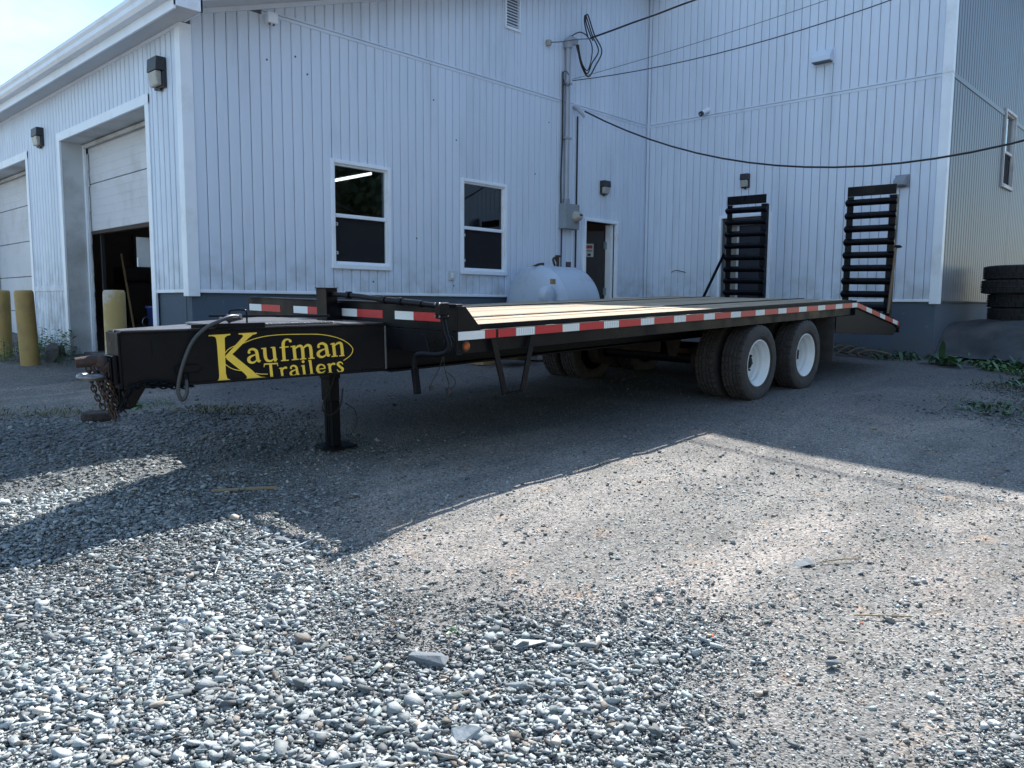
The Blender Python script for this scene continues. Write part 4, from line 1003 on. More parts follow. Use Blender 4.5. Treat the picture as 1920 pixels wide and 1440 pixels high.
tp('latch_bar', MB().bar((-1.12,1.10,0.04),(-0.92,1.03,0.04),0.05,0.022), 'black', lid)
tp('lid_rod', MB().tube([(-0.30,0.90,0.075),(-0.85,1.45,0.078)],0.008,6), 'black', lid)
tp('lid_handle', MB().tube(smoothpath([(-0.87,1.12,0.03),(-0.87,1.12,0.11),(-0.85,1.11,0.125),(-0.79,1.09,0.125),(-0.775,1.085,0.11),(-0.775,1.085,0.03)],3),0.006,6), 'black', lid)
cp = tp('hose_coupling', MB().tube([(-0.88,1.12,0.075),(-0.82,1.06,0.085)],[0.028,0.02],10).tube([(-0.86,1.14,0.06),(-0.90,1.19,0.075)],0.009,6), 'bare_steel')
o = tp('air_hose', MB().tube(smoothpath([(-0.83,1.07,0.085),(-0.91,1.02,0.092),(-0.99,1.002,0.068),(-1.062,1.02,0.033),(-1.131,1.045,-0.036),(-1.178,1.066,-0.136),(-1.214,1.078,-0.251),(-1.227,1.082,-0.336),(-1.211,1.077,-0.389),(-1.184,1.068,-0.352),(-1.171,1.09,-0.276)],6),0.012,8), 'hose_black'); 
tp('hose_fitting', MB().tube([(-1.171,1.09,-0.29),(-1.168,1.10,-0.24)],0.014,8), 'black', o)
# small raised details on the nose side
def tface(s, off=0.0):   # point on near tongue face: s metres from (-1.45,1.2)
    return (-1.45 + 0.94736848*s - 0.32014521*off, 1.2 - 0.32014521*s - 0.94736848*off)
def onface(s, w, off=0.0): a = tface(s, off); return (a[0], a[1], w)
tp('weld_scar', MB().tube([onface(0.12,-0.03,0.0),onface(0.125,-0.12,0.0)],0.005,6), 'black', tg)
tp('plate_holder', MB().tube([onface(a,b,0.004) for a,b in ((0.24,-0.19),(0.24,-0.23),(0.36,-0.235),(0.40,-0.21),(0.36,-0.185),(0.25,-0.185))],0.004,6), 'black_dull', tg)

# lettering on the tongue (image crop pixels mapped onto the beam face)
HM = (0.44401, -0.03253, 0.41067, -0.01718, -0.49483, 0.07563, -0.04485, -0.01225)
lay = [0]
def px_face(x, y, off):
    x /= 1000.0; y /= 1000.0; q = HM[6]*x + HM[7]*y + 1
    return onface((HM[0]*x+HM[1]*y+HM[2])/q, (HM[3]*x+HM[4]*y+HM[5])/q, off)
def glyph(name, ribbons=(), polys=()):
    mb = MB()
    for rb in ribbons:
        lay[0] += 1; off = 0.0018 + 0.00012*(lay[0] % 9)
        pts = [Vector((a[0], a[1], a[2])) for a in rb]
        if len(pts) > 2: pts = smoothpath(pts, 5)
        L, Rr = [], []
        for i, p in enumerate(pts):
            d = (pts[min(i+1,len(pts)-1)] - pts[max(i-1,0)]); d.z = 0; d.normalize(); n = Vector((-d.y, d.x, 0))
            L.append(p + n*p.z/2); Rr.append(p - n*p.z/2)
        vs = [px_face(q.x, q.y, off) for q in L] + [px_face(q.x, q.y, off) for q in Rr]; k = len(L)
        mb.add(vs, [(i, i+1, k+i+1, k+i) for i in range(k-1)])
    for pl in polys:
        lay[0] += 1; off = 0.0018 + 0.00012*(lay[0] % 9)
        mb.add([px_face(a, b, off) for a, b in pl], [tuple(range(len(pl)))])
    return tp(name, mb, 'yellow_text', tg)
def dot(x, y, r): return [(x + r*math.cos(t*math.pi/8), y + r*math.sin(t*math.pi/8)) for t in range(16)]
glyph('letter', polys=[[(70,182),(332,165),(332,180),(290,190),(264,215),(270,432),(278,640),(296,700),(335,716),(385,720),(382,737),(122,756),(122,740),(168,733),(194,712),(199,660),(172,300),(162,225),(148,203),(112,193),(70,195)],
    [(430,160),(648,148),(648,163),(600,178),(545,222),(352,415),(300,455),(272,455),(272,432),(465,220),(488,190),(470,174),(430,173)],
    [(298,432),(356,410),(590,600),(650,655),(700,680),(768,685),(768,697),(490,722),(490,708),(533,698),(528,672),(500,640),(284,466)]])
def small_a(dx, dy, k=1.0, cx=530, cy=345):
    def q(p): return (cx+dx+(p[0]-530)*k, cy+dy+(p[1]-345)*k, p[2]*k)
    rb = [[(546,392,14),(560,362,24),(600,348,28),(640,368,36),(652,410,40),(662,470,40),(676,497,26),(697,480,8)], [(645,412,12),(592,430,22),(556,458,36),(556,492,38),(590,512,26),(628,500,20),(658,468,14)]]
    d = dot(q((556,388,0))[0], q((556,388,0))[1], 17*k)
    return [[q(p) for p in r_] for r_ in rb], [d]
r_, p_ = small_a(0, 0); glyph('letter', r_, p_)
glyph('letter', [[(742,332,38),(750,430,40),(768,478,34),(808,492,24),(845,474,16),(868,440,14)], [(852,326,38),(868,472,38)], [(702,343,13),(748,338,13)], [(815,331,13),(860,326,13)], [(860,490,20),(898,466,8)], [(868,450,38),(872,496,30)]])
glyph('letter', [[(978,478,38),(968,340,38),(966,280,38),(984,243,28),(1020,232,20),(1050,244,22)], [(922,331,13),(1030,320,13)], [(940,488,13),(1032,481,13)]], [dot(1050, 252, 17)])
glyph('letter', [[(1092,306,38),(1110,470,38)], [(1054,322,13),(1096,312,13)], [(1108,350,12),(1138,318,24),(1175,312,32),(1196,345,38),(1206,462,38)], [(1205,345,12),(1236,310,24),(1272,303,32),(1294,335,38),(1306,456,38)], [(1068,477,13),(1150,470,13)], [(1165,470,13),(1242,463,13)], [(1268,462,13),(1343,456,13)]])
r_, p_ = small_a(833, -68); glyph('letter', r_, p_)
glyph('letter', [[(1566,274,36),(1585,434,36)], [(1530,292,13),(1570,282,13)], [(1580,312,12),(1612,282,24),(1648,275,30),(1666,305,36),(1678,424,36)], [(1545,438,13),(1622,431,13)], [(1638,431,13),(1702,424,13)]])
glyph('letter', [[(735,530,17),(900,520,17)], [(740,528,12),(736,566,8)], [(894,520,12),(902,552,8)], [(812,525,34),(830,688,34)], [(788,697,13),(872,690,13)]])
glyph('letter', [[(943,570,30),(957,678,30)], [(916,581,12),(946,575,12)], [(952,612,10),(972,578,20),(1000,568,24)], [(925,684,12),(988,679,12)]], [dot(1000, 572, 14)])
r_, p_ = small_a(0, 0, 0.73, 1040, 545); glyph('letter', r_, p_)
glyph('letter', [[(1207,540,30),(1221,652,30)], [(1182,552,12),(1210,546,12)], [(1188,660,12),(1246,655,12)]], [dot(1205, 499, 17)])
glyph('letter', [[(1287,480,30),(1308,642,30)], [(1265,490,12),(1290,484,12)], [(1280,651,12),(1340,646,12)]])
glyph('letter', [[(1378,590,10),(1462,581,10)], [(1466,583,20),(1456,550,20),(1420,534,18),(1388,550,28),(1376,590,34),(1396,626,30),(1430,634,20),(1470,608,8)]])
glyph('letter', [[(1518,522,30),(1532,630,30)], [(1494,536,12),(1522,528,12)], [(1530,565,10),(1550,530,20),(1576,522,24)], [(1500,636,12),(1562,631,12)]], [dot(1578, 526, 14)])
glyph('letter', [[(1682,532,8),(1668,512,14),(1640,507,20),(1620,530,28),(1648,560,30),(1680,588,30),(1668,614,22),(1635,620,16),(1612,592,8)]])
glyph('swoosh', [[(268,396,10),(300,358,9),(350,325,9),(408,300,9)], [(482,280,9),(600,232,9),(750,195,9),(950,175,9),(1230,170,9),(1420,174,9),(1600,208,9),(1720,262,10),(1790,325,10),(1798,375,10),(1765,430,10),(1690,485,9)], [(274,532,9),(330,572,9),(390,595,9),(458,608,9)], [(636,638,9),(700,648,9),(780,648,9)]])

# headboard and front channel
hb = tp('headboard', MB().box(0.0, 0.012, 0.0, W, 0.0, 0.150).box(0.0, 0.055, 0.0, W, 0.150, 0.162).box(0.0121, 0.055, 0.0, W, -0.002, 0.010), bev=0.002)
fc = tp('front_channel', MB().box(0.0, 0.010, 0.0, W, -0.145, -0.003).box(0.0101, 0.05, 0.0, W, -0.145, -0.136), bev=0.002)
for v0, v1, c in ((2.37,2.57,'tape_white'),(2.07,2.369,'tape_red'),(1.667,1.868,'tape_white'),(1.37,1.666,'tape_red'),(1.025,1.222,'tape_white'),(0.73,1.024,'tape_red'),(0.404,0.597,'tape_white'),(0.105,0.403,'tape_red')):
    mb = MB().box(-0.0015, 0.0, v0, v1, 0.053, 0.106); tp('reflective_tape', mb, 'tape_red_flat' if 'red' in c else 'tape_plain', hb)
tp('corner_gusset', MB().prism([(0.013,-0.001,0.149),(0.075,-0.001,0.149),(0.20,-0.001,0.015),(0.20,-0.001,-0.002),(0.013,-0.001,-0.002)], (0,0.012,0)), bev=0.002)
tp('corner_gusset', MB().prism([(0.056,W-0.012,0.162),(0.075,W-0.012,0.162),(0.20,W-0.012,0.015),(0.20,W-0.012,-0.002),(0.056,W-0.012,-0.002)], (0,0.012,0)), bev=0.002)
# side channels, rub rails, spacers
for vv, sg in ((0.0, 1), (W, -1)):
    a, b = sorted((vv+sg*0.055, vv+sg*0.063)); c, d = sorted((vv+sg*0.0632, vv+sg*0.10))
    ch = tp('side_channel', MB().box(0.012, LD, a, b, -0.145, -0.004).box(0.012, LD, c, d, -0.145, -0.137), bev=0.002)
    a, b = sorted((vv, vv+sg*0.010))
    rr = tp('rub_rail', MB().box(0.012, LD, a, b, -0.062, 0.0), bev=0.002)
    c, d = sorted((vv+sg*0.0102, vv+sg*0.0548))
    for k in range(11): tp('stake_pocket', MB().box(0.25+k*0.585, 0.25+k*0.585+(0.10 if k % 2 else 0.05), c, d, -0.06, -0.002), 'black', ch)
    mb = MB().hexa([(LD+0.001,a,-0.062),(UE,a,WE-0.062),(UE,b,WE-0.062),(LD+0.001,b,-0.062),(LD+0.001,a,0.0),(UE,a,WE),(UE,b,WE),(LD+0.001,b,0.0)])
    tp('dovetail_rail', mb, bev=0.002)
    a, b = sorted((vv+sg*0.02, vv+sg*0.028))
    tp('dovetail_side', MB().prism([(5.62,a,-0.146),(LD,a,-0.146),(LD,a,-0.03),(UE-0.03,a,WE-0.03),(UE-0.04,a,-0.40),(7.43,a,-0.455),(5.62,a,-0.325)], (0,b-a,0)), 'black_dull', bev=0.002)
# tape along the near rail (individual pieces) : shared unit meshes, x scaled
def tape_piece(u0, u1, m, dovetail=False, v=-0.0016):
    mb = MB()
    if dovetail:
        z0, z1 = dz(u0), dz(u1)
        mb.hexa([(u0,v,z0-0.055),(u1,v,z1-0.055),(u1,v+0.0014,z1-0.055),(u0,v+0.0014,z0-0.055),(u0,v,z0-0.004),(u1,v,z1-0.004),(u1,v+0.0014,z1-0.004),(u0,v+0.0014,z0-0.004)])
    else: mb.box(u0, u1, v, v+0.0014, -0.055, -0.004)
    return tp('reflective_tape', mb, m)
tape_piece(0.015, 0.235, 'tape_plain'); tape_piece(0.236, 0.33, 'tape_red'); tape_piece(0.350, 0.510, 'tape_red')
s = 0.511
for i in range(12):
    tape_piece(s, s+0.178, 'tape_white'); tape_piece(s+0.1785, s+0.4567, 'tape_red'); s += 0.4572
tape_piece(s, LD, 'tape_white')
u = LD+0.003
for i in range(3):
    tape_piece(u, u+0.275, 'tape_red', True); tape_piece(u+0.2755, u+0.452, 'tape_plain', True); u += 0.4525
tape_piece(u, UE-0.005, 'tape_red', True)
s = 0.6
for i in range(12):   # far side rail
    mb = MB().box(s, s+0.178, W+0.0002, W+0.0016, -0.055, -0.004); tp('reflective_tape', mb, 'tape_white'); s += 0.4572
# planks
def plank_mesh(name, L, w):
    mb = MB().box(0, L, 0.002, w-0.002, 0, 0.038); return mb
def planks(v0, v1, n, w_off=0.0):
    w = (v1-v0)/n
    for k in range(n):
        dw = random.uniform(-0.004, 0.003)
        tp('deck_plank', MB().box(0.058, LD-0.002-random.uniform(0,0.01), v0+k*w+0.003, v0+(k+1)*w-0.003, -0.010+dw, 0.028+dw), 'wood', bev=0.003)
for a_, b_ in ((0.0635, 0.0685), (W-0.0685, W-0.0635)): tp('deck_edge_bar', MB().box(0.056, LD, a_, b_, -0.0035, 0.030), 'black_dull')
planks(0.069, 0.625, 3); planks(0.675, 1.90, 7); planks(1.95, 2.521, 3)
for v0 in (0.629, 1.904): tp('deck_strip', MB().box(0.058, LD, v0, v0+0.042, -0.012, 0.037), 'black_dull', bev=0.003)
for k in range(11):
    uu = 0.30+0.56*k
    mb = MB().box(uu, uu+0.06, 0.064, W-0.064, -0.033, -0.0125).box(uu+0.026, uu+0.034, 0.1, W-0.1, -0.125, -0.034).box(uu, uu+0.06, 0.1, W-0.1, -0.134, -0.126)
    mb = MB().box(uu, uu+0.06, 0.064, W-0.064, -0.0325, -0.0125).box(uu+0.026, uu+0.034, 0.101, 0.64, -0.125, -0.0335).box(uu+0.026, uu+0.034, 0.80, 1.79, -0.125, -0.0335).box(uu+0.026, uu+0.034, 1.95, W-0.101, -0.125, -0.0335)
    tp('crossmember', mb, 'black_dull')
# dovetail
tp('dovetail_plate', MB().hexa([(LD+0.002,0.03,-0.05),(UE-0.02,0.03,WE-0.05),(UE-0.02,W-0.03,WE-0.05),(LD+0.002,W-0.03,-0.05),(LD+0.002,0.03,-0.035),(UE-0.02,0.03,WE-0.035),(UE-0.02,W-0.03,WE-0.035),(LD+0.002,W-0.03,-0.035)]), 'black_dull')
for k in range(9):
    uu = LD+0.01+k*0.155; z = dz(uu)
    for a, b in ((0.03,0.62),(1.97,W-0.03)):
        tp('traction_cleat', MB().prism([(uu,a,z-0.03),(uu+0.045,a,z+0.022),(uu+0.05,a,z+0.018),(uu+0.052,a,z-0.045)], (0,b-a,0)), 'black_dull')
tp('rear_bumper', MB().box(UE-0.012, UE+0.03, 0.0, W, WE-0.14, WE-0.005), 'black_dull', bev=0.004)
tp('mud_flap', MB().box(5.60, 5.61, 0.03, 0.56, -0.64, -0.147), 'rubber')
tp('mud_flap', MB().box(5.60, 5.61, W-0.56, W-0.03, -0.64, -0.147), 'rubber')
tp('flap_bracket', MB().box(5.611, 5.65, 0.03, 0.60, -0.22, -0.147), 'black_dull')
# amber marker lamp
ml = tp('marker_light', MB().lathe([(0.001,-0.020),(0.015,-0.019),(0.024,-0.012),(0.027,0.0)], (0.125,0.054,-0.098), 'y', 20), 'amber')
tp('lamp_grommet', MB().ring((0.125,0.053,-0.098),(0,1,0),0.030,0.006,24,6), 'rubber', ml)
# hanging wires under the front corner
for i, pts in enumerate(([(0.0,0.12,-0.14),(-0.03,0.12,-0.22),(-0.09,0.12,-0.30),(-0.10,0.12,-0.33)], [(0.0,0.12,-0.14),(0.01,0.12,-0.24),(0.04,0.12,-0.33),(0.035,0.12,-0.36)], [(0.02,0.13,-0.25),(0.09,0.13,-0.30),(0.10,0.13,-0.34),(0.05,0.13,-0.37)])):
    w_ = tp('loose_wire', MB().tube(smoothpath(pts,5),0.0028,5), 'cable')
    e = Vector(pts[-1]); tp('wire_plug', MB().box(e.x-0.012,e.x+0.012,e.y-0.008,e.y+0.008,e.z-0.025,e.z+0.004), 'cable', w_)
# folding step under the front of the deck
st = tp('side_step', MB().bar((0.335,0.03,-0.062),(0.425,0.015,-0.425),0.012,0.045,(1,0,0)).bar((0.70,0.03,-0.062),(0.585,0.015,-0.425),0.012,0.045,(1,0,0)), bev=0.002)
ch = MB()
for k in range(9): ch.ring((0.435+k*0.0185,0.015,-0.418-0.008*math.sin(k/8*math.pi)),(0,1,0.0) if k%2 else (0,0,1),0.0105,0.0035,12,5,1.0)
tp('step_chain', ch, 'black_dull', st)
tp('step_tread', MB().box(0.43,0.58,0.0,0.03,-0.428,-0.421), 'black', st)

# landing jack
jk = tp('jack_post', MB().box(-0.135,-0.045,1.19,1.32,-0.385,0.246).box(-0.142,-0.038,1.183,1.327,0.2465,0.252), bev=0.004, seg=2)
tp('jack_sleeve', MB().box(-0.128,-0.052,1.197,1.313,-0.545,-0.386), bev=0.003, parent=jk)
tp('jack_leg', MB().box(-0.118,-0.050,1.200,1.305,-0.868,-0.546), 'black_dull', bev=0.006, parent=jk, seg=2)
tp('leg_rib', MB().box(-0.1225,-0.1185,1.235,1.245,-0.86,-0.546).box(-0.1225,-0.1185,1.262,1.272,-0.86,-0.546), 'black_dull', jk)
tp('foot_plate', MB().prism([(-0.21,1.19,-0.876),(-0.16,1.10,-0.877),(0.04,1.13,-0.879),(0.05,1.30,-0.878),(-0.06,1.38,-0.877),(-0.20,1.32,-0.876)], (0,0,0.014)), 'black_dull', jk, bev=0.003)
tp('jack_wire', MB().tube(smoothpath([(-0.10,1.15,-0.30),(-0.16,1.13,-0.42),(-0.22,1.12,-0.50),(-0.24,1.12,-0.57),(-0.19,1.12,-0.62),(-0.10,1.13,-0.58),(-0.06,1.14,-0.45)],5),0.006,6), 'cable', jk)
tp('jack_wire', MB().tube(smoothpath([(-0.03,1.17,-0.56),(0.04,1.15,-0.62),(0.05,1.15,-0.72),(0.0,1.16,-0.80)],5),0.0035,6), 'cable', jk)
tp('jack_bracket', MB().box(-0.0375,-0.001,1.21,1.30,0.03,0.146), 'black', jk)
# crank gear: shaft along the headboard, gearbox at the corner, folded handle
cs = tp('crank_shaft', MB().tube([(-0.09,1.189,0.205),(-0.09,1.05,0.205),(-0.09,0.86,0.198),(-0.09,0.60,0.180)],0.017,10).tube([(-0.09,0.62,0.181),(-0.09,0.20,0.162)],0.021,10).tube([(-0.09,0.22,0.163),(-0.09,0.02,0.152)],0.016,10), bev=0)
for vv, ww in ((1.0,0.204),(0.60,0.180),(0.43,0.173)): tp('shaft_collar', MB().tube([(-0.09,vv,ww),(-0.09,vv-0.035,ww-0.0015)],0.026,12), 'black', cs)
gb = tp('crank_joint', MB().box(-0.125,-0.055,-0.005,0.045,0.10,0.175).box(-0.118,-0.062,-0.012,0.052,0.08,0.0995), bev=0.004)
for vv in (0.0,0.04):
    for ww in (0.168,0.095): tp('joint_bolt', MB().tube([(-0.129,vv,ww),(-0.1255,vv,ww)],0.008,6), 'bare_steel', gb)
hp = smoothpath([(-0.09,0.02,0.10),(-0.085,-0.005,0.0),(-0.08,-0.03,-0.07),(-0.085,-0.01,-0.115),(-0.10,0.06,-0.135),(-0.11,0.17,-0.138),(-0.115,0.235,-0.15),(-0.12,0.255,-0.20),(-0.12,0.25,-0.24)],5)
tp('crank_handle', MB().tube(hp,0.017,10), 'black', gb)
tp('handle_grip', MB().bar((-0.12,0.252,-0.235),(-0.13,0.215,-0.385),0.035,0.045), 'black_dull', gb, bev=0.003)
tp('handle_hook', MB().tube([(-0.10,0.13,-0.13),(-0.10,0.15,-0.06),(-0.10,0.17,-0.02),(-0.10,0.20,-0.022)],0.006,6), 'black', gb)
tp('handle_ring', MB().ring((-0.06,-0.005,-0.06),(0,1,0),0.035,0.006,18,6), 'black', gb)

# coupler, lunette ring and safety chains
cpl = tp('coupler_channel', MB().box(-1.528,-1.503,1.222,1.372,-0.28,-0.115).box(-1.540,-1.5285,1.24,1.355,-0.26,-0.13), bev=0.004)
tp('lunette_ring', MB().ring((-1.620,1.30,-0.230),(0,0,1),0.062,0.020,28,10).tube([(-1.560,1.30,-0.230),(-1.485,1.30,-0.230)],0.022,10), 'bare_steel', cpl)
tp('pintle_lock', MB().tube([(-1.685,1.35,-0.150),(-1.605,1.33,-0.145),(-1.525,1.31,-0.155)],[0.03,0.034,0.03],10).tube([(-1.565,1.31,-0.185),(-1.545,1.31,-0.135),(-1.540,1.31,-0.117)],[0.04,0.042,0.02],12).prism([(-1.585,1.25,-0.205),(-1.535,1.25,-0.145),(-1.505,1.25,-0.205)],(0,0.03,0)), 'rust', cpl, bev=0.002)
def chain(path, r=0.0125, t=0.0052, name='safety_chain', m='rust'):
    pts = [Vector(p) for p in path]; seg = []; 
    L = [0]
    for i in range(1, len(pts)): L.append(L[-1] + (pts[i]-pts[i-1]).length)
    step = r*2.3; n = max(2, int(L[-1]/step)); mb = MB()
    for k in range(n):
        s_ = k*step; i = max(j for j in range(len(L)) if L[j] <= s_ + 1e-9); i = min(i, len(pts)-2)
        f = (s_-L[i])/(L[i+1]-L[i]); c = pts[i].lerp(pts[i+1], f); d = (pts[i+1]-pts[i]).normalized()
        sd = d.cross(Vector((0.2,1,0.1))).normalized(); ax = sd if k % 2 else d.cross(sd).normalized()
        mb.ring(c, ax, r, t, 12, 5, 1.75, d)
    return tp(name, mb, m, cpl)
chain(smoothpath([(-1.605,1.28,-0.19),(-1.585,1.27,-0.30),(-1.545,1.27,-0.40),(-1.505,1.27,-0.44),(-1.465,1.27,-0.40)],4))
chain(smoothpath([(-1.585,1.31,-0.19),(-1.555,1.31,-0.28),(-1.515,1.30,-0.38),(-1.485,1.30,-0.41)],4))
chain(smoothpath([(-1.545,1.26,-0.19),(-1.535,1.26,-0.30),(-1.495,1.25,-0.42),(-1.445,1.24,-0.46)],4))
chain(smoothpath([(-1.625,1.33,-0.19),(-1.605,1.32,-0.32),(-1.565,1.31,-0.43),(-1.545,1.30,-0.42)],4))
chain(smoothpath([(-1.525,1.33,-0.20),(-1.495,1.32,-0.33),(-1.465,1.31,-0.44)],4))
chain(smoothpath([(-1.575,1.25,-0.20),(-1.565,1.25,-0.34),(-1.515,1.25,-0.45),(-1.485,1.25,-0.47)],4))
chain(smoothpath([(-1.505,1.24,-0.20),(-1.485,1.24,-0.32),(-1.455,1.24,-0.43)],4))
chain(smoothpath([(-1.595,1.29,-0.22),(-1.565,1.28,-0.36),(-1.535,1.27,-0.47),(-1.525,1.27,-0.50)],4))
chain([(-1.525,1.27,-0.42),(-1.523,1.27,-0.55)], 0.02, 0.006)
chain(smoothpath([(-1.50,1.23,-0.41),(-1.50,1.20,-0.42),(-1.47,1.17,-0.32),(-1.43,1.155,-0.285),(-1.36,1.135,-0.295),(-1.25,1.11,-0.31),(-1.12,1.07,-0.315)],5), m='black_dull')
chain(smoothpath([(-1.47,1.17,-0.33),(-1.40,1.15,-0.285),(-1.32,1.12,-0.28),(-1.22,1.09,-0.30)],4), m='black_dull')

# wheels
def tyre_mesh():
    n = 192; prof = []
    half = 0.1075; Rt = 0.370
    gro = (-0.058, -0.021, 0.021, 0.058)
    tr = [(-0.094, 0)]
    for g in gro: tr += [(g-0.0060, 0), (g-0.0042, 1), (g+0.0042, 1), (g+0.0060, 0)]
    tr += [(0.094, 0)]
    side = [(0.222, -0.088, 0), (0.235, -0.100, 0), (0.262, -0.1095, 0), (0.30, -0.112, 0), (0.332, -0.1085, 0), (0.345, -0.1045, 0), (0.356, -0.1005, 2)]
    for r, y, c in side: prof.append((r, y, c))
    for y, deep in tr: prof.append((Rt - 0.004*(y/0.094)**2 - (0.012 if deep else 0), y, 3 if not deep else 1))
    for r, y, c in reversed(side): prof.append((r, -y, c))
    vs = []; P = len(prof)
    for i, (r, y, c) in enumerate(prof):
        for k in range(n):
            rr = r; t = 2*math.pi*k/n
            kk = (k + (2 if y > 0.0 else 0)) % 6
            if c == 3 and abs(y) > 0.017 and kk == 0: rr -= 0.011
            if c == 3 and abs(y) <= 0.017 and (k % 12) == 4: rr -= 0.009
            if c == 2 and kk == 0: rr -= 0.010
            vs.append((rr*math.cos(t), y, rr*math.sin(t)))
    fs = [(i*n+k, i*n+(k+1)%n, (i+1)*n+(k+1)%n, (i+1)*n+k) for i in range(P-1) for k in range(n)]
    mb = MB(); mb.add(vs, fs, False)
    # raised sidewall rings
    for r in (0.25, 0.318):
        for s_ in (-1, 1): mb.ring((0, s_*0.1095, 0), (0,1,0), r, 0.0022, 64, 4)
    return mb
def rim_mesh():
    mb = MB()
    mb.lathe([(0.222,-0.086),(0.228,-0.094),(0.225,-0.101),(0.217,-0.101),(0.2115,-0.092),(0.206,-0.078),(0.203,-0.050),(0.188,-0.046),(0.186,-0.012),(0.189,-0.008),(0.187,-0.002),(0.172,0.004),(0.170,0.028),(0.172,0.045),(0.155,0.056),(0.13,0.060),(0.122,0.054),(0.105,0.050),(0.078,0.050),(0.078,0.060),(0.105,0.062),(0.165,0.068),(0.19,0.05),(0.196,0.0),(0.2,-0.03),(0.214,-0.07),(0.222,-0.086)], (0,0,0), 'y', 72)
    mb.lathe([(0.196,0.0),(0.205,0.06),(0.217,0.09),(0.224,0.10),(0.222,0.088)], (0,0,0), 'y', 72)
    return mb
def hub_mesh():
    mb = MB().lathe([(0.0775,0.052),(0.07,0.05),(0.07,0.02),(0.06,0.0),(0.035,-0.006),(0.001,-0.008)], (0,0,0), 'y', 28)
    for k in range(8):
        t = 2*math.pi*k/8+0.2; c = (0.098*math.cos(t), 0, 0.098*math.sin(t))
        mb.tube([(c[0],0.052,c[2]),(c[0],0.018,c[2])],0.011,6)
    return mb
ORG['_none'] = Vector((0,0,0))
wheel0 = rim_mesh().build('wheel', M['rim']); tyre0 = tyre_mesh().build('tyre', M['rubber']); hub0 = hub_mesh().build('hub', M['black_dull'])
tyre0.parent = wheel0; hub0.parent = wheel0
dark_rim = rim_mesh().build('wheel', M['black_dull']); dark_rim_mesh = dark_rim.data; bpy.data.objects.remove(dark_rim)
def wheel(u, v, w, flip, spin, first=[True]):
    if first[0]: a, b, c = wheel0, tyre0, hub0; first[0] = False
    else:
        a = wheel0.copy(); C.objects.link(a); b = tyre0.copy(); C.objects.link(b); c = hub0.copy(); C.objects.link(c)
        b.parent = a; c.parent = a
    if v > 0.3: a.data = dark_rim_mesh
    a.parent = trl; a.location = Vector((u, v, w)) - ORG[trl.name]
    a.rotation_euler = (0, spin, math.pi if flip else 0)
    return a
for uu in (3.90, 4.93):
    wheel(uu, 0.142, -0.520, False, 0.3*uu); wheel(uu, 0.425, -0.520, True, 0.8*uu)
    wheel(uu, W-0.142, -0.520, True, 1.1*uu); wheel(uu, W-0.425, -0.520, False, 0.5*uu)
    ax = tp('axle', MB().tube([(uu,0.19,-0.52),(uu,W-0.19,-0.52)],0.062,16), 'black_dull')
    for vv in (0.72, 1.87):
        tp('brake_drum', MB().tube([(uu,vv-0.16 if vv<1 else vv+0.16,-0.52),(uu,vv-0.02 if vv<1 else vv+0.02,-0.52)],0.155,24), 'rust_dark', ax)
        tp('leaf_spring', MB().bar((uu-0.46,vv,-0.40),(uu,vv,-0.455),0.065,0.05).bar((uu,vv,-0.455),(uu+0.46,vv,-0.40),0.065,0.05), 'rust_dark')
        tp('spring_hanger', MB().prism([(uu-0.54,vv-0.035,-0.301),(uu-0.36,vv-0.035,-0.301),(uu-0.43,vv-0.035,-0.46),(uu-0.47,vv-0.035,-0.46)],(0,0.07,0)), 'rust_dark')
tp('cross_brace', MB().box(3.30,3.36,0.80,1.79,-0.42,-0.30), 'rust_dark')
tp('spare_shackle', MB().box(1.02,1.10,2.0,2.2,-0.30,-0.14), 'black_dull')

# ramps standing at the rear, each with side rails, plate and angle rungs
def ramp(v0, v1, near):
    u0 = 7.50; wt, wb = 1.45, -0.27
    rp = tp('loading_ramp', MB().box(u0, u0+0.012, v0+0.006, v1-0.004, wt-0.125, wt), 'black', bev=0.003)
    for a in (v0, v1-0.085):
        tp('ramp_rail', MB().box(u0+0.014, u0+0.022, a, a+0.085, wb, wt-0.126 if a > v0 else wt-0.13).box(u0+0.0221, u0+0.09, a+(0.077 if a > v0 else 0.0), a+(0.085 if a > v0 else 0.008), wb, wt-0.13), 'black', rp, bev=0.002)
    for k in range(10):
        w = 1.245 - 0.1695*k
        tp('ramp_rung', MB().prism([(u0+0.012,v0-0.012,w+0.044),(u0-0.036,v0-0.012,w+0.010),(u0-0.034,v0-0.012,w-0.010),(u0+0.008,v0-0.012,w-0.044),(u0+0.012,v0-0.012,w-0.04)], (0,(v1-v0)+0.02,0)), 'black', rp, bev=0.0015)
    tp('ramp_hinge', MB().tube([(u0+0.03,v0-0.02,wb-0.02),(u0+0.03,v1+0.02,wb-0.02)],0.025,10), 'black_dull', rp)
    return rp
r2 = ramp(0.105, 0.725, True); r1 = ramp(1.855, 2.475, False)
tp('ramp_strut', MB().tube([(7.50,0.075,0.66),(7.46,0.110,-0.18)],0.017,8), 'brown_rod', r2)
tp('strut_bolt', MB().tube([(7.50,0.09,0.665),(7.50,0.02,0.665)],0.022,6).tube([(7.49,0.05,0.66),(7.49,0.0,0.66)],0.012,6), 'black', r2)
tp('ramp_strut', MB().bar((7.49,2.49,0.62),(6.95,2.50,-0.02),0.012,0.05), 'black', r1)
tp('rear_light_box', MB().box(7.56,7.62,-0.09,0.12,-0.30,-0.02) if False else MB().box(7.50,7.60,0.0,0.10,-0.36,-0.29), 'black_dull')

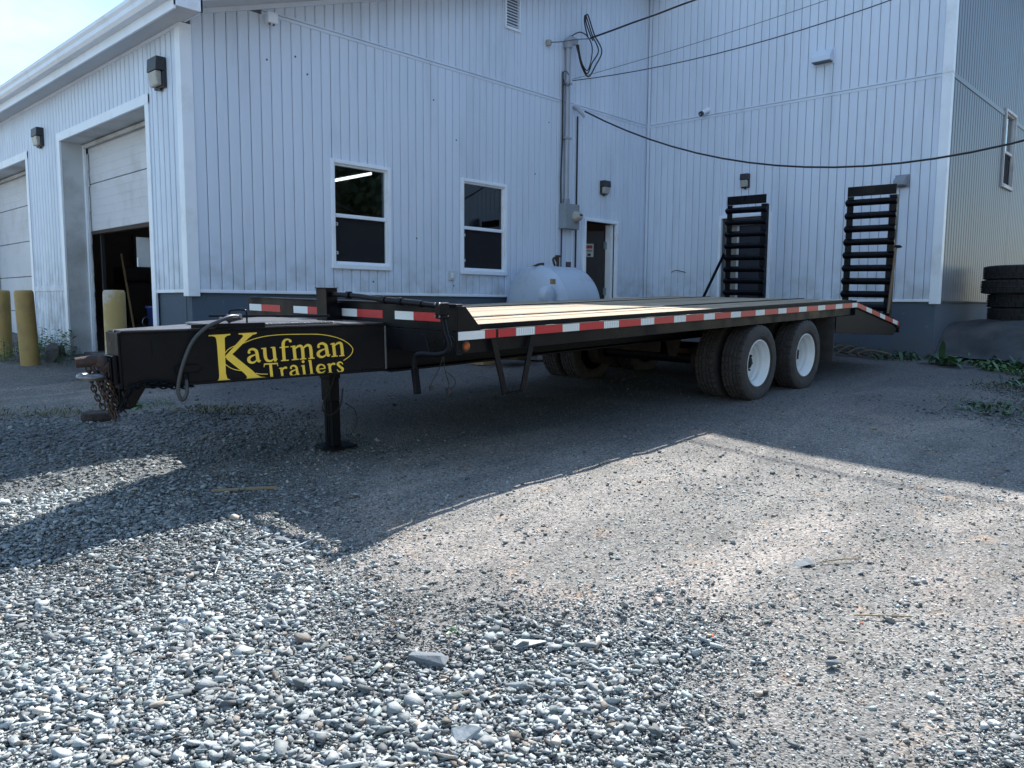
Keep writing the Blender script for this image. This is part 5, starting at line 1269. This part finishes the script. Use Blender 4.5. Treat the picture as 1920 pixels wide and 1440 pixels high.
# ------------------------------------------------------------------ propane tank
t = empty('propane_tank', (8.5, 7.3, g1(8.5, 7.3)), 'large pale grey horizontal propane tank by the wall behind the deck', 'propane tank')
Rk = 0.56; cz = 1.335; cy = 7.32; xa, xb_ = 8.0, 9.14
prof = []
for k in range(15): a = math.pi/2*k/14; prof.append((max(Rk*math.sin(a)**0.75,0.001), xa+0.27-0.27*math.cos(a)**0.85))
for k in range(15): a = math.pi/2*(1-k/14); prof.append((max(Rk*math.sin(a)**0.75,0.001), xb_-0.27+0.27*max(math.cos(a),0)**0.85))
MB().lathe(prof, (0,cy,cz), 'x', 48).build('tank_shell', M['tank'], t)
for xx in (8.24, 8.92): MB().ring((xx, cy, cz), (1,0,0), Rk+0.0005, 0.004, 48, 5).build('weld_seam', M['tank'], t)
for xx in (8.05, 8.95): MB().box(xx, xx+0.12, cy-0.45, cy+0.45, g1(8.5,7.3)-0.02, cz-Rk*0.80).build('tank_foot', M['concrete_pale'], t)
MB().prism([(8.10,cy-0.03,cz+Rk-0.015),(8.30,cy-0.03,cz+Rk-0.012),(8.33,cy-0.03,cz+Rk-0.02),(8.33,cy-0.03,cz+Rk+0.04),(8.24,cy-0.03,cz+Rk+0.03)],(0,0.03,0)).build('lifting_lug', M['rust'], t)
MB().tube([(8.66,cy,cz+Rk-0.02),(8.66,cy,cz+Rk+0.13)],0.022,8).tube([(8.66,cy,cz+Rk+0.13),(8.66,cy,cz+Rk+0.16)],0.038,10).tube(smoothpath([(8.60,cy,cz+Rk+0.01),(8.56,cy,cz+Rk+0.09),(8.60,cy,cz+Rk+0.12),(8.65,cy,cz+Rk+0.06)],4),0.016,8).build('valve', M['rust'], t)
MB().tube([(8.90,cy,cz+Rk-0.02),(8.90,cy,cz+Rk+0.075)],0.040,12).build('relief_valve', M['lamp_body'], t)
MB().box(7.95,8.03,cy-0.50,cy-0.47,1.62,1.69).build('data_plate', M['stick'], t)
MB().lathe([(0.001,0.0),(0.11,-0.005),(0.13,0.02),(0.13,0.10)], (7.93,cy-0.50,1.47), 'y', 24).build('gauge_cover', M['tank'], t, bev=0)
MB().hexa([(7.60,cy-0.58,0.75),(7.98,cy-0.58,0.75),(7.98,cy-0.40,0.75),(7.60,cy-0.40,0.75),(7.88,cy-0.55,1.40),(7.98,cy-0.55,1.40),(7.98,cy-0.40,1.40),(7.88,cy-0.40,1.40)]).build('tank_skirt', M['tank'], t, bev=0.02, seg=2)
MB().box(7.6, 9.7, 6.75, 7.8, g1(8.5,7.2)-0.02, g1(8.5,7.2)+0.05).build('concrete_slab', M['concrete_pale'], t, bev=0.01)
vs, fs = hull_rock(77, 0.75, 26)
mb = MB(); mb.add([(7.22+0.50*p[0]*0.75+0.0, 6.75+0.34*p[1], 0.98+0.46*p[2]/0.75*0.9) for p in vs], [tuple(f) for f in fs])
o = mb.build('boulder', M['tan_rock'], None, bev=0.03, seg=2); tag(o, 'tan yellow boulder standing between the deck and the foundation wall', 'boulder')

# ------------------------------------------------------------------ bollards
def bollard(x, y, r, top, lean, m, label):
    z = g1(x, y); t = empty('bollard', (x, y, z), label, 'bollard', 'yellow bollards by the garage doors')
    h = top - z; L = Vector(lean)
    MB().lathe([(r,-0.1),(r,h-0.05),(r*0.97,h-0.02),(r*0.86,h-0.003),(0.001,h)], (x,y,z), 'z', 36).build('steel_pipe', M[m], t)
    t.rotation_euler = (lean[0], lean[1], 0)
bollard(3.02, 8.50, 0.105, 1.475, (0, 0), 'yellow_pale', 'faded yellow bollard standing right behind the trailer nose')
bollard(2.85, 10.86, 0.105, 1.49, (0.01, -0.035), 'yellow', 'clean yellow bollard leaning slightly at the left side of the open garage door')
bollard(2.85, 12.02, 0.105, 1.50, (0, 0.01), 'yellow', 'yellow bollard cut by the left edge of the picture')

# ------------------------------------------------------------------ asphalt apron beside the tall block, tyres on it
mb = MB(); N = 30; ax0, ax1 = 11.95, 24.0
def apron_z(x, y):
    # two broad steps that climb to the wall
    d = YD - y; base = g1(x, y)
    edge = min(max((x-11.95)/1.0, 0), 1)
    s1 = 1/(1+math.exp((d-1.25+0.35*(1-edge))*9)); s2 = 1/(1+math.exp((d-1.75+0.4*(1-edge))*14))
    top = 0.98 + 0.16*edge
    return max(base-0.05, base + (0.93-base)*s2*0.75*min(1,edge*2+0.15) + (top-0.93+0.25*(0.93-base))*s1*min(1, edge*1.4+0.1))
xs_ = np.concatenate([np.linspace(11.88, 13.5, 30), np.linspace(13.6, ax1, 30)]); ys_ = np.linspace(0.6, YD+0.015, 46)
vs = [(x, y, apron_z(x, y)+0.07*(float(vnoise(x,y,1.7,31))-.5)+0.035*(float(vnoise(x,y,5.5,32))-.5)+0.015*(float(vnoise(x,y,14,33))-.5)) for x in xs_ for y in ys_]; ny_ = len(ys_)
fs = [(i*ny_+j, (i+1)*ny_+j, (i+1)*ny_+j+1, i*ny_+j+1) for i in range(len(xs_)-1) for j in range(ny_-1)]
mb.add(vs, fs, True); o = mb.build('asphalt_apron', M['asphalt']); tag(o, kind='structure')
def big_tyre(x, y, z, Ro, h, label, seed):
    if True:
        o = bpy.data.objects.new('tyre', STK); C.objects.link(o); o.location = (x, y, z+h/2); o.rotation_euler = (R(90), 0, seed*0.7); k = Ro/0.37; o.scale = (k, h/0.222, k)
        tag(o, label, 'tyre', 'stacked truck tyres'); return
    mb = MB(); q = []
    pr = [(Ro*0.56,0.02),(Ro*0.60,0.0),(Ro*0.80,0.004),(Ro*0.95,0.008),(Ro*0.985,0.018),(Ro,0.034)]
    for r, zz in pr: q.append((r, zz))
    for g in (0.30, 0.43, 0.57, 0.70): q += [(Ro, h*g-0.006),(Ro-0.010,h*g-0.004),(Ro-0.010,h*g+0.004),(Ro,h*g+0.006)]
    for r, zz in reversed(pr): q.append((r, h-zz))
    mb.lathe(q, (x,y,z), 'z', 56); mb.lathe([(Ro*0.56,0.02),(Ro*0.53,0.05),(Ro*0.53,h-0.05),(Ro*0.56,h-0.02)], (x,y,z), 'z', 56)
    o = mb.build('tyre', M['stack_rubber']); tag(o, label, 'tyre', 'stacked truck tyres'); o.rotation_euler = (0,0,0)
M['stack_rubber'] = mat('old_tyre_rubber', (0.020, 0.020, 0.022), 0.8, var=0.2, vscale=6, bump=0.2, bscale=60)  # darker rubber tone of the stacked tyres
STK = tyre0.data.copy(); STK.materials.clear(); STK.materials.append(M['stack_rubber'])
zt0 = 1.135
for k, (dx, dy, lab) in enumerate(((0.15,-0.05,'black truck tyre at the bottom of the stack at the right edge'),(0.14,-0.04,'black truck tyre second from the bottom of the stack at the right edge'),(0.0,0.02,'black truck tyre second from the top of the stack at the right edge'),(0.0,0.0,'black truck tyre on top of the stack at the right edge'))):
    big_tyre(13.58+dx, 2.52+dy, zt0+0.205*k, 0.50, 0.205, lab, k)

# ------------------------------------------------------------------ plants, debris
def leaf_blade(mb, base, d, L, w, droop, n=4, up=0.6):
    base = Vector(base); d = Vector((d[0], d[1], 0)).normalized(); s = Vector((-d.y, d.x, 0))
    pts = []
    for i in range(n+1):
        t = i/n; c = base + d*L*t*(1-up*0.3) + Vector((0,0,1))*(L*up*t - droop*L*t*t)
        ww = w*math.sin(math.pi*min(0.97, t*0.9+0.08))**0.8
        pts += [c - s*ww/2 + Vector((0,0,ww*0.12)), c + s*ww/2 + Vector((0,0,ww*0.12))]
    mb.add(pts, [(2*i, 2*i+1, 2*i+3, 2*i+2) for i in range(n)])
def weed(x, y, z, h, n, kind, label, m='leaf', spread=0.15, cat='weed', name='weed', group=None, wd=None, sx=1.0):
    t = MB()
    for _ in range(n):
        a = random.uniform(0, 2*math.pi); r = spread*math.sqrt(random.random())
        b = (x + r*math.cos(a)*sx, y + r*math.sin(a), z - 0.01)
        L = h*random.uniform(0.45, 1.1); aa = random.uniform(0, 2*math.pi)
        if kind == 'grass': leaf_blade(t, b, (math.cos(aa), math.sin(aa)), L, wd or 0.006, random.uniform(0.2,0.7), 3, 1.0)
        elif kind == 'broad':
            up = random.uniform(0.3, 1.2)
            leaf_blade(t, b, (math.cos(aa), math.sin(aa)), L, (wd or 0.35*h)*random.uniform(.6,1.2), random.uniform(0.3,0.9), 4, up)
        else:
            hz = random.uniform(0.1, 1.0)*h
            bb = (b[0], b[1], z + hz*random.uniform(0.3,1)); leaf_blade(t, bb, (math.cos(aa), math.sin(aa)), 0.25*h*random.uniform(.5,1.2), 0.09*h, random.uniform(0,0.8), 2, 0.4)
            if random.random() < 0.25: t.tube([b, (b[0]+random.uniform(-.03,.03), b[1], z+hz)], 0.002, 3, False)
    o = t.build(name, M[m], None, fix=False)
    if kind == 'grass': o.name = 'grass'; return tag(o, kind='stuff')
    tag(o, label, cat, group); return o
def wz(x, y): return g1(x, y)
weed(2.85, 11.45, wz(2.85,11.4), 0.30, 170, 'mix', 'bushy green weeds between the two leftmost bollards', 'leaf', 0.33)
weed(3.35, 11.75, wz(3.3,11.7), 0.42, 200, 'mix', 'tall wispy weeds behind the leaning bollard at the garage pier', 'leaf', 0.28)
weed(3.25, 10.75, wz(3.25,10.75), 0.20, 160, 'mix', 'low weeds at the foot of the garage door jamb', 'leaf_dark', 0.40)
weed(3.42, 12.55, wz(3.4,12.5), 0.34, 120, 'mix', 'weeds against the siding between the garage doors', 'leaf', 0.25)
for (x0, y0, lab) in ((1.95,7.62,'strip of dry grass on the gravel edge at far left'),(2.3,7.38,'dry grass tuft left of the coupler'),(3.35,6.55,'grass tuft on the dirt under the lettering'),(3.15,6.78,'thin grass right of the coupler hose')):
    weed(x0, y0, wz(x0,y0), 0.07, 260, 'grass', lab, 'grass', 0.34, 'grass', 'grass_tuft', sx=1.0, wd=0.008)
weed(2.66, 7.26, wz(2.66,7.26), 0.16, 26, 'broad', 'pale broad leaved weed under the trailer nose', 'leaf_pale', 0.13, wd=0.09)
weed(2.80, 7.18, wz(2.8,7.18), 0.08, 120, 'grass', 'short grass around the broad leaved weed under the nose', 'leaf', 0.22, 'grass', 'grass_tuft')
weed(11.35, 2.9, wz(11.4,2.9)+0.02, 0.42, 22, 'broad', 'dark dock weed at the foot of the tall wall behind the ramp end', 'leaf_dark', 0.22, wd=0.12)
weed(11.62, 3.6, wz(11.6,3.6), 0.20, 90, 'broad', 'low dark weeds along the tall wall foundation', 'leaf_dark', 0.35, wd=0.05)
weed(11.65, 4.35, wz(11.6,4.3), 0.22, 70, 'mix', 'sparse weeds beside the tan strap by the foundation', 'leaf', 0.3)
for (x0, y0, h, n, lab, mm) in ((11.7,2.05,0.17,150,'green weeds at the edge of the asphalt apron','leaf_dark'),(11.0,1.55,0.20,170,'leafy green weeds in front of the asphalt apron at the right edge','leaf'),(10.2,1.55,0.13,120,'low weeds on the dirt bank at right','leaf_dark'),(9.4,1.12,0.20,120,'green weed clump cut by the right edge of the picture','leaf'),(12.2,1.7,0.15,140,'weeds below the stacked tyres','leaf_dark'),(8.25,1.55,0.10,50,'small weed in the blue grey rubble at right','leaf_dark')):
    weed(x0, y0, wz(x0,y0)+0.01, h*1.1, int(n*2.2), 'broad', lab, mm, 0.42, wd=0.05)
weed(1.84, 2.02, wz(1.84,2.02), 0.05, 16, 'broad', 'tiny green weed at the upper edge of the near gravel bed', 'leaf_pale', 0.035, wd=0.02)
def rock(x, y, s, seed, label, m='rock_brown', flat=0.7, zoff=0.0, name='rock', cat='rock', st=1.0, rz=0.0):
    vs, fs = hull_rock(seed, flat, 18); mb = MB(); z = g1(x, y); c, sn = math.cos(rz), math.sin(rz)
    mb.add([(x+s*(p[0]*st*c-p[1]*sn), y+s*(p[0]*st*sn+p[1]*c), z+zoff+s*(p[2]+flat*0.45)) for p in vs], [tuple(f) for f in fs])
    o = mb.build(name, M[m], None, bev=s*0.04); return tag(o, label, cat)
for (x0, y0, h, n) in ((11.9,2.35,0.18,190),(11.5,2.1,0.16,200),(12.6,1.9,0.2,150)):
    weed(x0, y0, wz(x0,y0)+0.02, h, n, 'broad', {11.9:'green weeds at the left foot of the asphalt apron',11.5:'low leafy weeds on the dirt just before the apron',12.6:'weeds on the bank below the tyre stack at the edge'}[x0], 'leaf', 0.42, wd=0.05)
rock(3.22, 11.15, 0.24, 31, 'large slanted brown grey rock at the garage pier behind the coupler', flat=0.75, st=1.2, rz=1.2)
rock(3.36, 11.65, 0.17, 32, 'smaller brown grey rock behind the slanted rock at the pier')
rock(3.0, 11.35, 0.10, 35, 'small brown stone in the weeds at the foot of the pier')
o = MB().lathe([(0.001,0.0),(0.13,0.0),(0.135,0.02),(0.13,0.06),(0.12,0.068),(0.001,0.07)], (2.30,6.93,g1(2.3,6.93)-0.005), 'z', 11, False).build('wood_block', M['block_wood'], None, bev=0.004); tag(o, 'round brown wood block lying on the gravel under the coupler', 'wood block')
o = MB().bar((2.02,4.32,g1(2.02,4.32)+0.012),(2.33,4.12,g1(2.33,4.12)+0.010),0.03,0.012).build('wood_strip', M['stick'], None); tag(o, 'thin tan strip of wood lying in the trailer shadow', 'wood strip')
def twig(pts, label, r=0.003, m='stick'):
    P = [(a, b, g1(a, b)+0.012+c) for a, b, c in pts]; o = MB().tube(smoothpath(P,4), r, 5).build('twig', M[m], None); tag(o, label, 'twig')
twig([(3.42,1.33,0),(3.5,1.27,0.004),(3.56,1.2,0)], 'thin brown twig right of the dark oval stone')
twig([(2.98,1.02,0),(3.05,0.93,0.004),(3.12,0.86,0)], 'pale twig on the packed dirt at lower right')
twig([(1.50,3.20,0.01),(1.56,3.28,0.02)], 'short white stalk at the edge of the trailer shadow', 0.003, 'white_dirty')
twig([(1.72,3.35,0.02),(1.74,3.25,0.012),(1.86,3.2,0.01),(2.02,3.22,0.008)], 'curved white plastic strip at the edge of the trailer shadow', 0.003, 'white_dirty')
o = MB().box(6.85,7.1,7.0,7.25,g1(7,7.1),g1(7,7.1)+0.12).build('cardboard_box', M['stick'], None); tag(o, 'small brown box on the ground seen under the trailer', 'box')
t = MB()
for k in range(5):
    a = random.uniform(-0.5, 0.5); x0 = 11.2+0.05*k; y0 = 4.55-0.12*k
    t.tube(smoothpath([(x0,y0,g1(x0,y0)+0.03),(x0+0.1,y0-0.15,g1(x0,y0)+0.12+0.03*math.sin(k)),(x0+0.22,y0-0.3+a*0.2,g1(x0,y0)+0.05),(x0+0.1,y0-0.42,g1(x0,y0)+0.03)],5),[0.018]*16,6)
o = t.build('old_strap', M['strap'], None); tag(o, 'crumpled tan strap lying by the foundation behind the rear wheels', 'strap')
o = MB().prism([(6.50,2.16,g1(6.5,2.16)+0.012),(6.54,2.13,g1(6.5,2.16)+0.02),(6.57,2.16,g1(6.5,2.16)+0.012),(6.53,2.20,g1(6.5,2.16)+0.016)],(0,0,0.002)).build('yellow_leaf', M['yellow'], None); tag(o, 'small yellow fallen leaf on the shaded dirt behind the wheels', 'leaf')

for (x0, y0, n) in ((11.0,1.9,420),(10.1,1.7,380),(12.0,2.2,380),(9.6,1.2,300),(8.6,1.7,200)):
    weed(x0, y0, wz(x0,y0), 0.10, n, 'grass', '', 'grass', 0.6, 'grass', 'grass', wd=0.007)
# trees across the yard, mirrored in the windows
def tree(x, y, h, cr, seed, label):
    r = random.Random(seed); t = empty('tree', (x, y, 0), label, 'tree', 'trees across the yard')
    MB().tube([(x,y,-0.8),(x+0.1,y,h*0.35),(x,y+0.1,h*0.6)],[0.3,0.22,0.12],10).build('trunk', M['bark'], t)
    mb = MB()
    cl = [(x+r.gauss(0,cr*0.45), y+r.gauss(0,cr*0.45), h*0.62+r.gauss(0,cr*0.4), cr*r.uniform(0.25,0.5)) for _ in range(34)]
    for cx, cy_, cz_, rr in cl:
        for _ in range(260):
            d = Vector((r.gauss(0,1), r.gauss(0,1), r.gauss(0,1))).normalized()*rr*r.uniform(0.6,1.05)
            c = Vector((cx, cy_, cz_)) + d; a = Vector((r.gauss(0,1), r.gauss(0,1), r.gauss(0,1))).normalized()*0.24; b = a.orthogonal().normalized()*0.17
            mb.add([c-a, c+b, c+a, c-b], [(0,1,2,3)])
    mb.build('crown', M['tree'], t, fix=False)
for i, (x, y, h, cr) in enumerate(((-3,-17,11,4.0),(3,-20,12,4.2),(9.5,-19,11,4),(17,-21,13,4.6),(-9,-15,10,3.8),(25,-20,12,4.4))):
    tree(x, y, h, cr, 200+i, ('first','second','third','fourth','fifth','sixth')[i] + ' leafy green tree of the row across the yard mirrored in the windows')
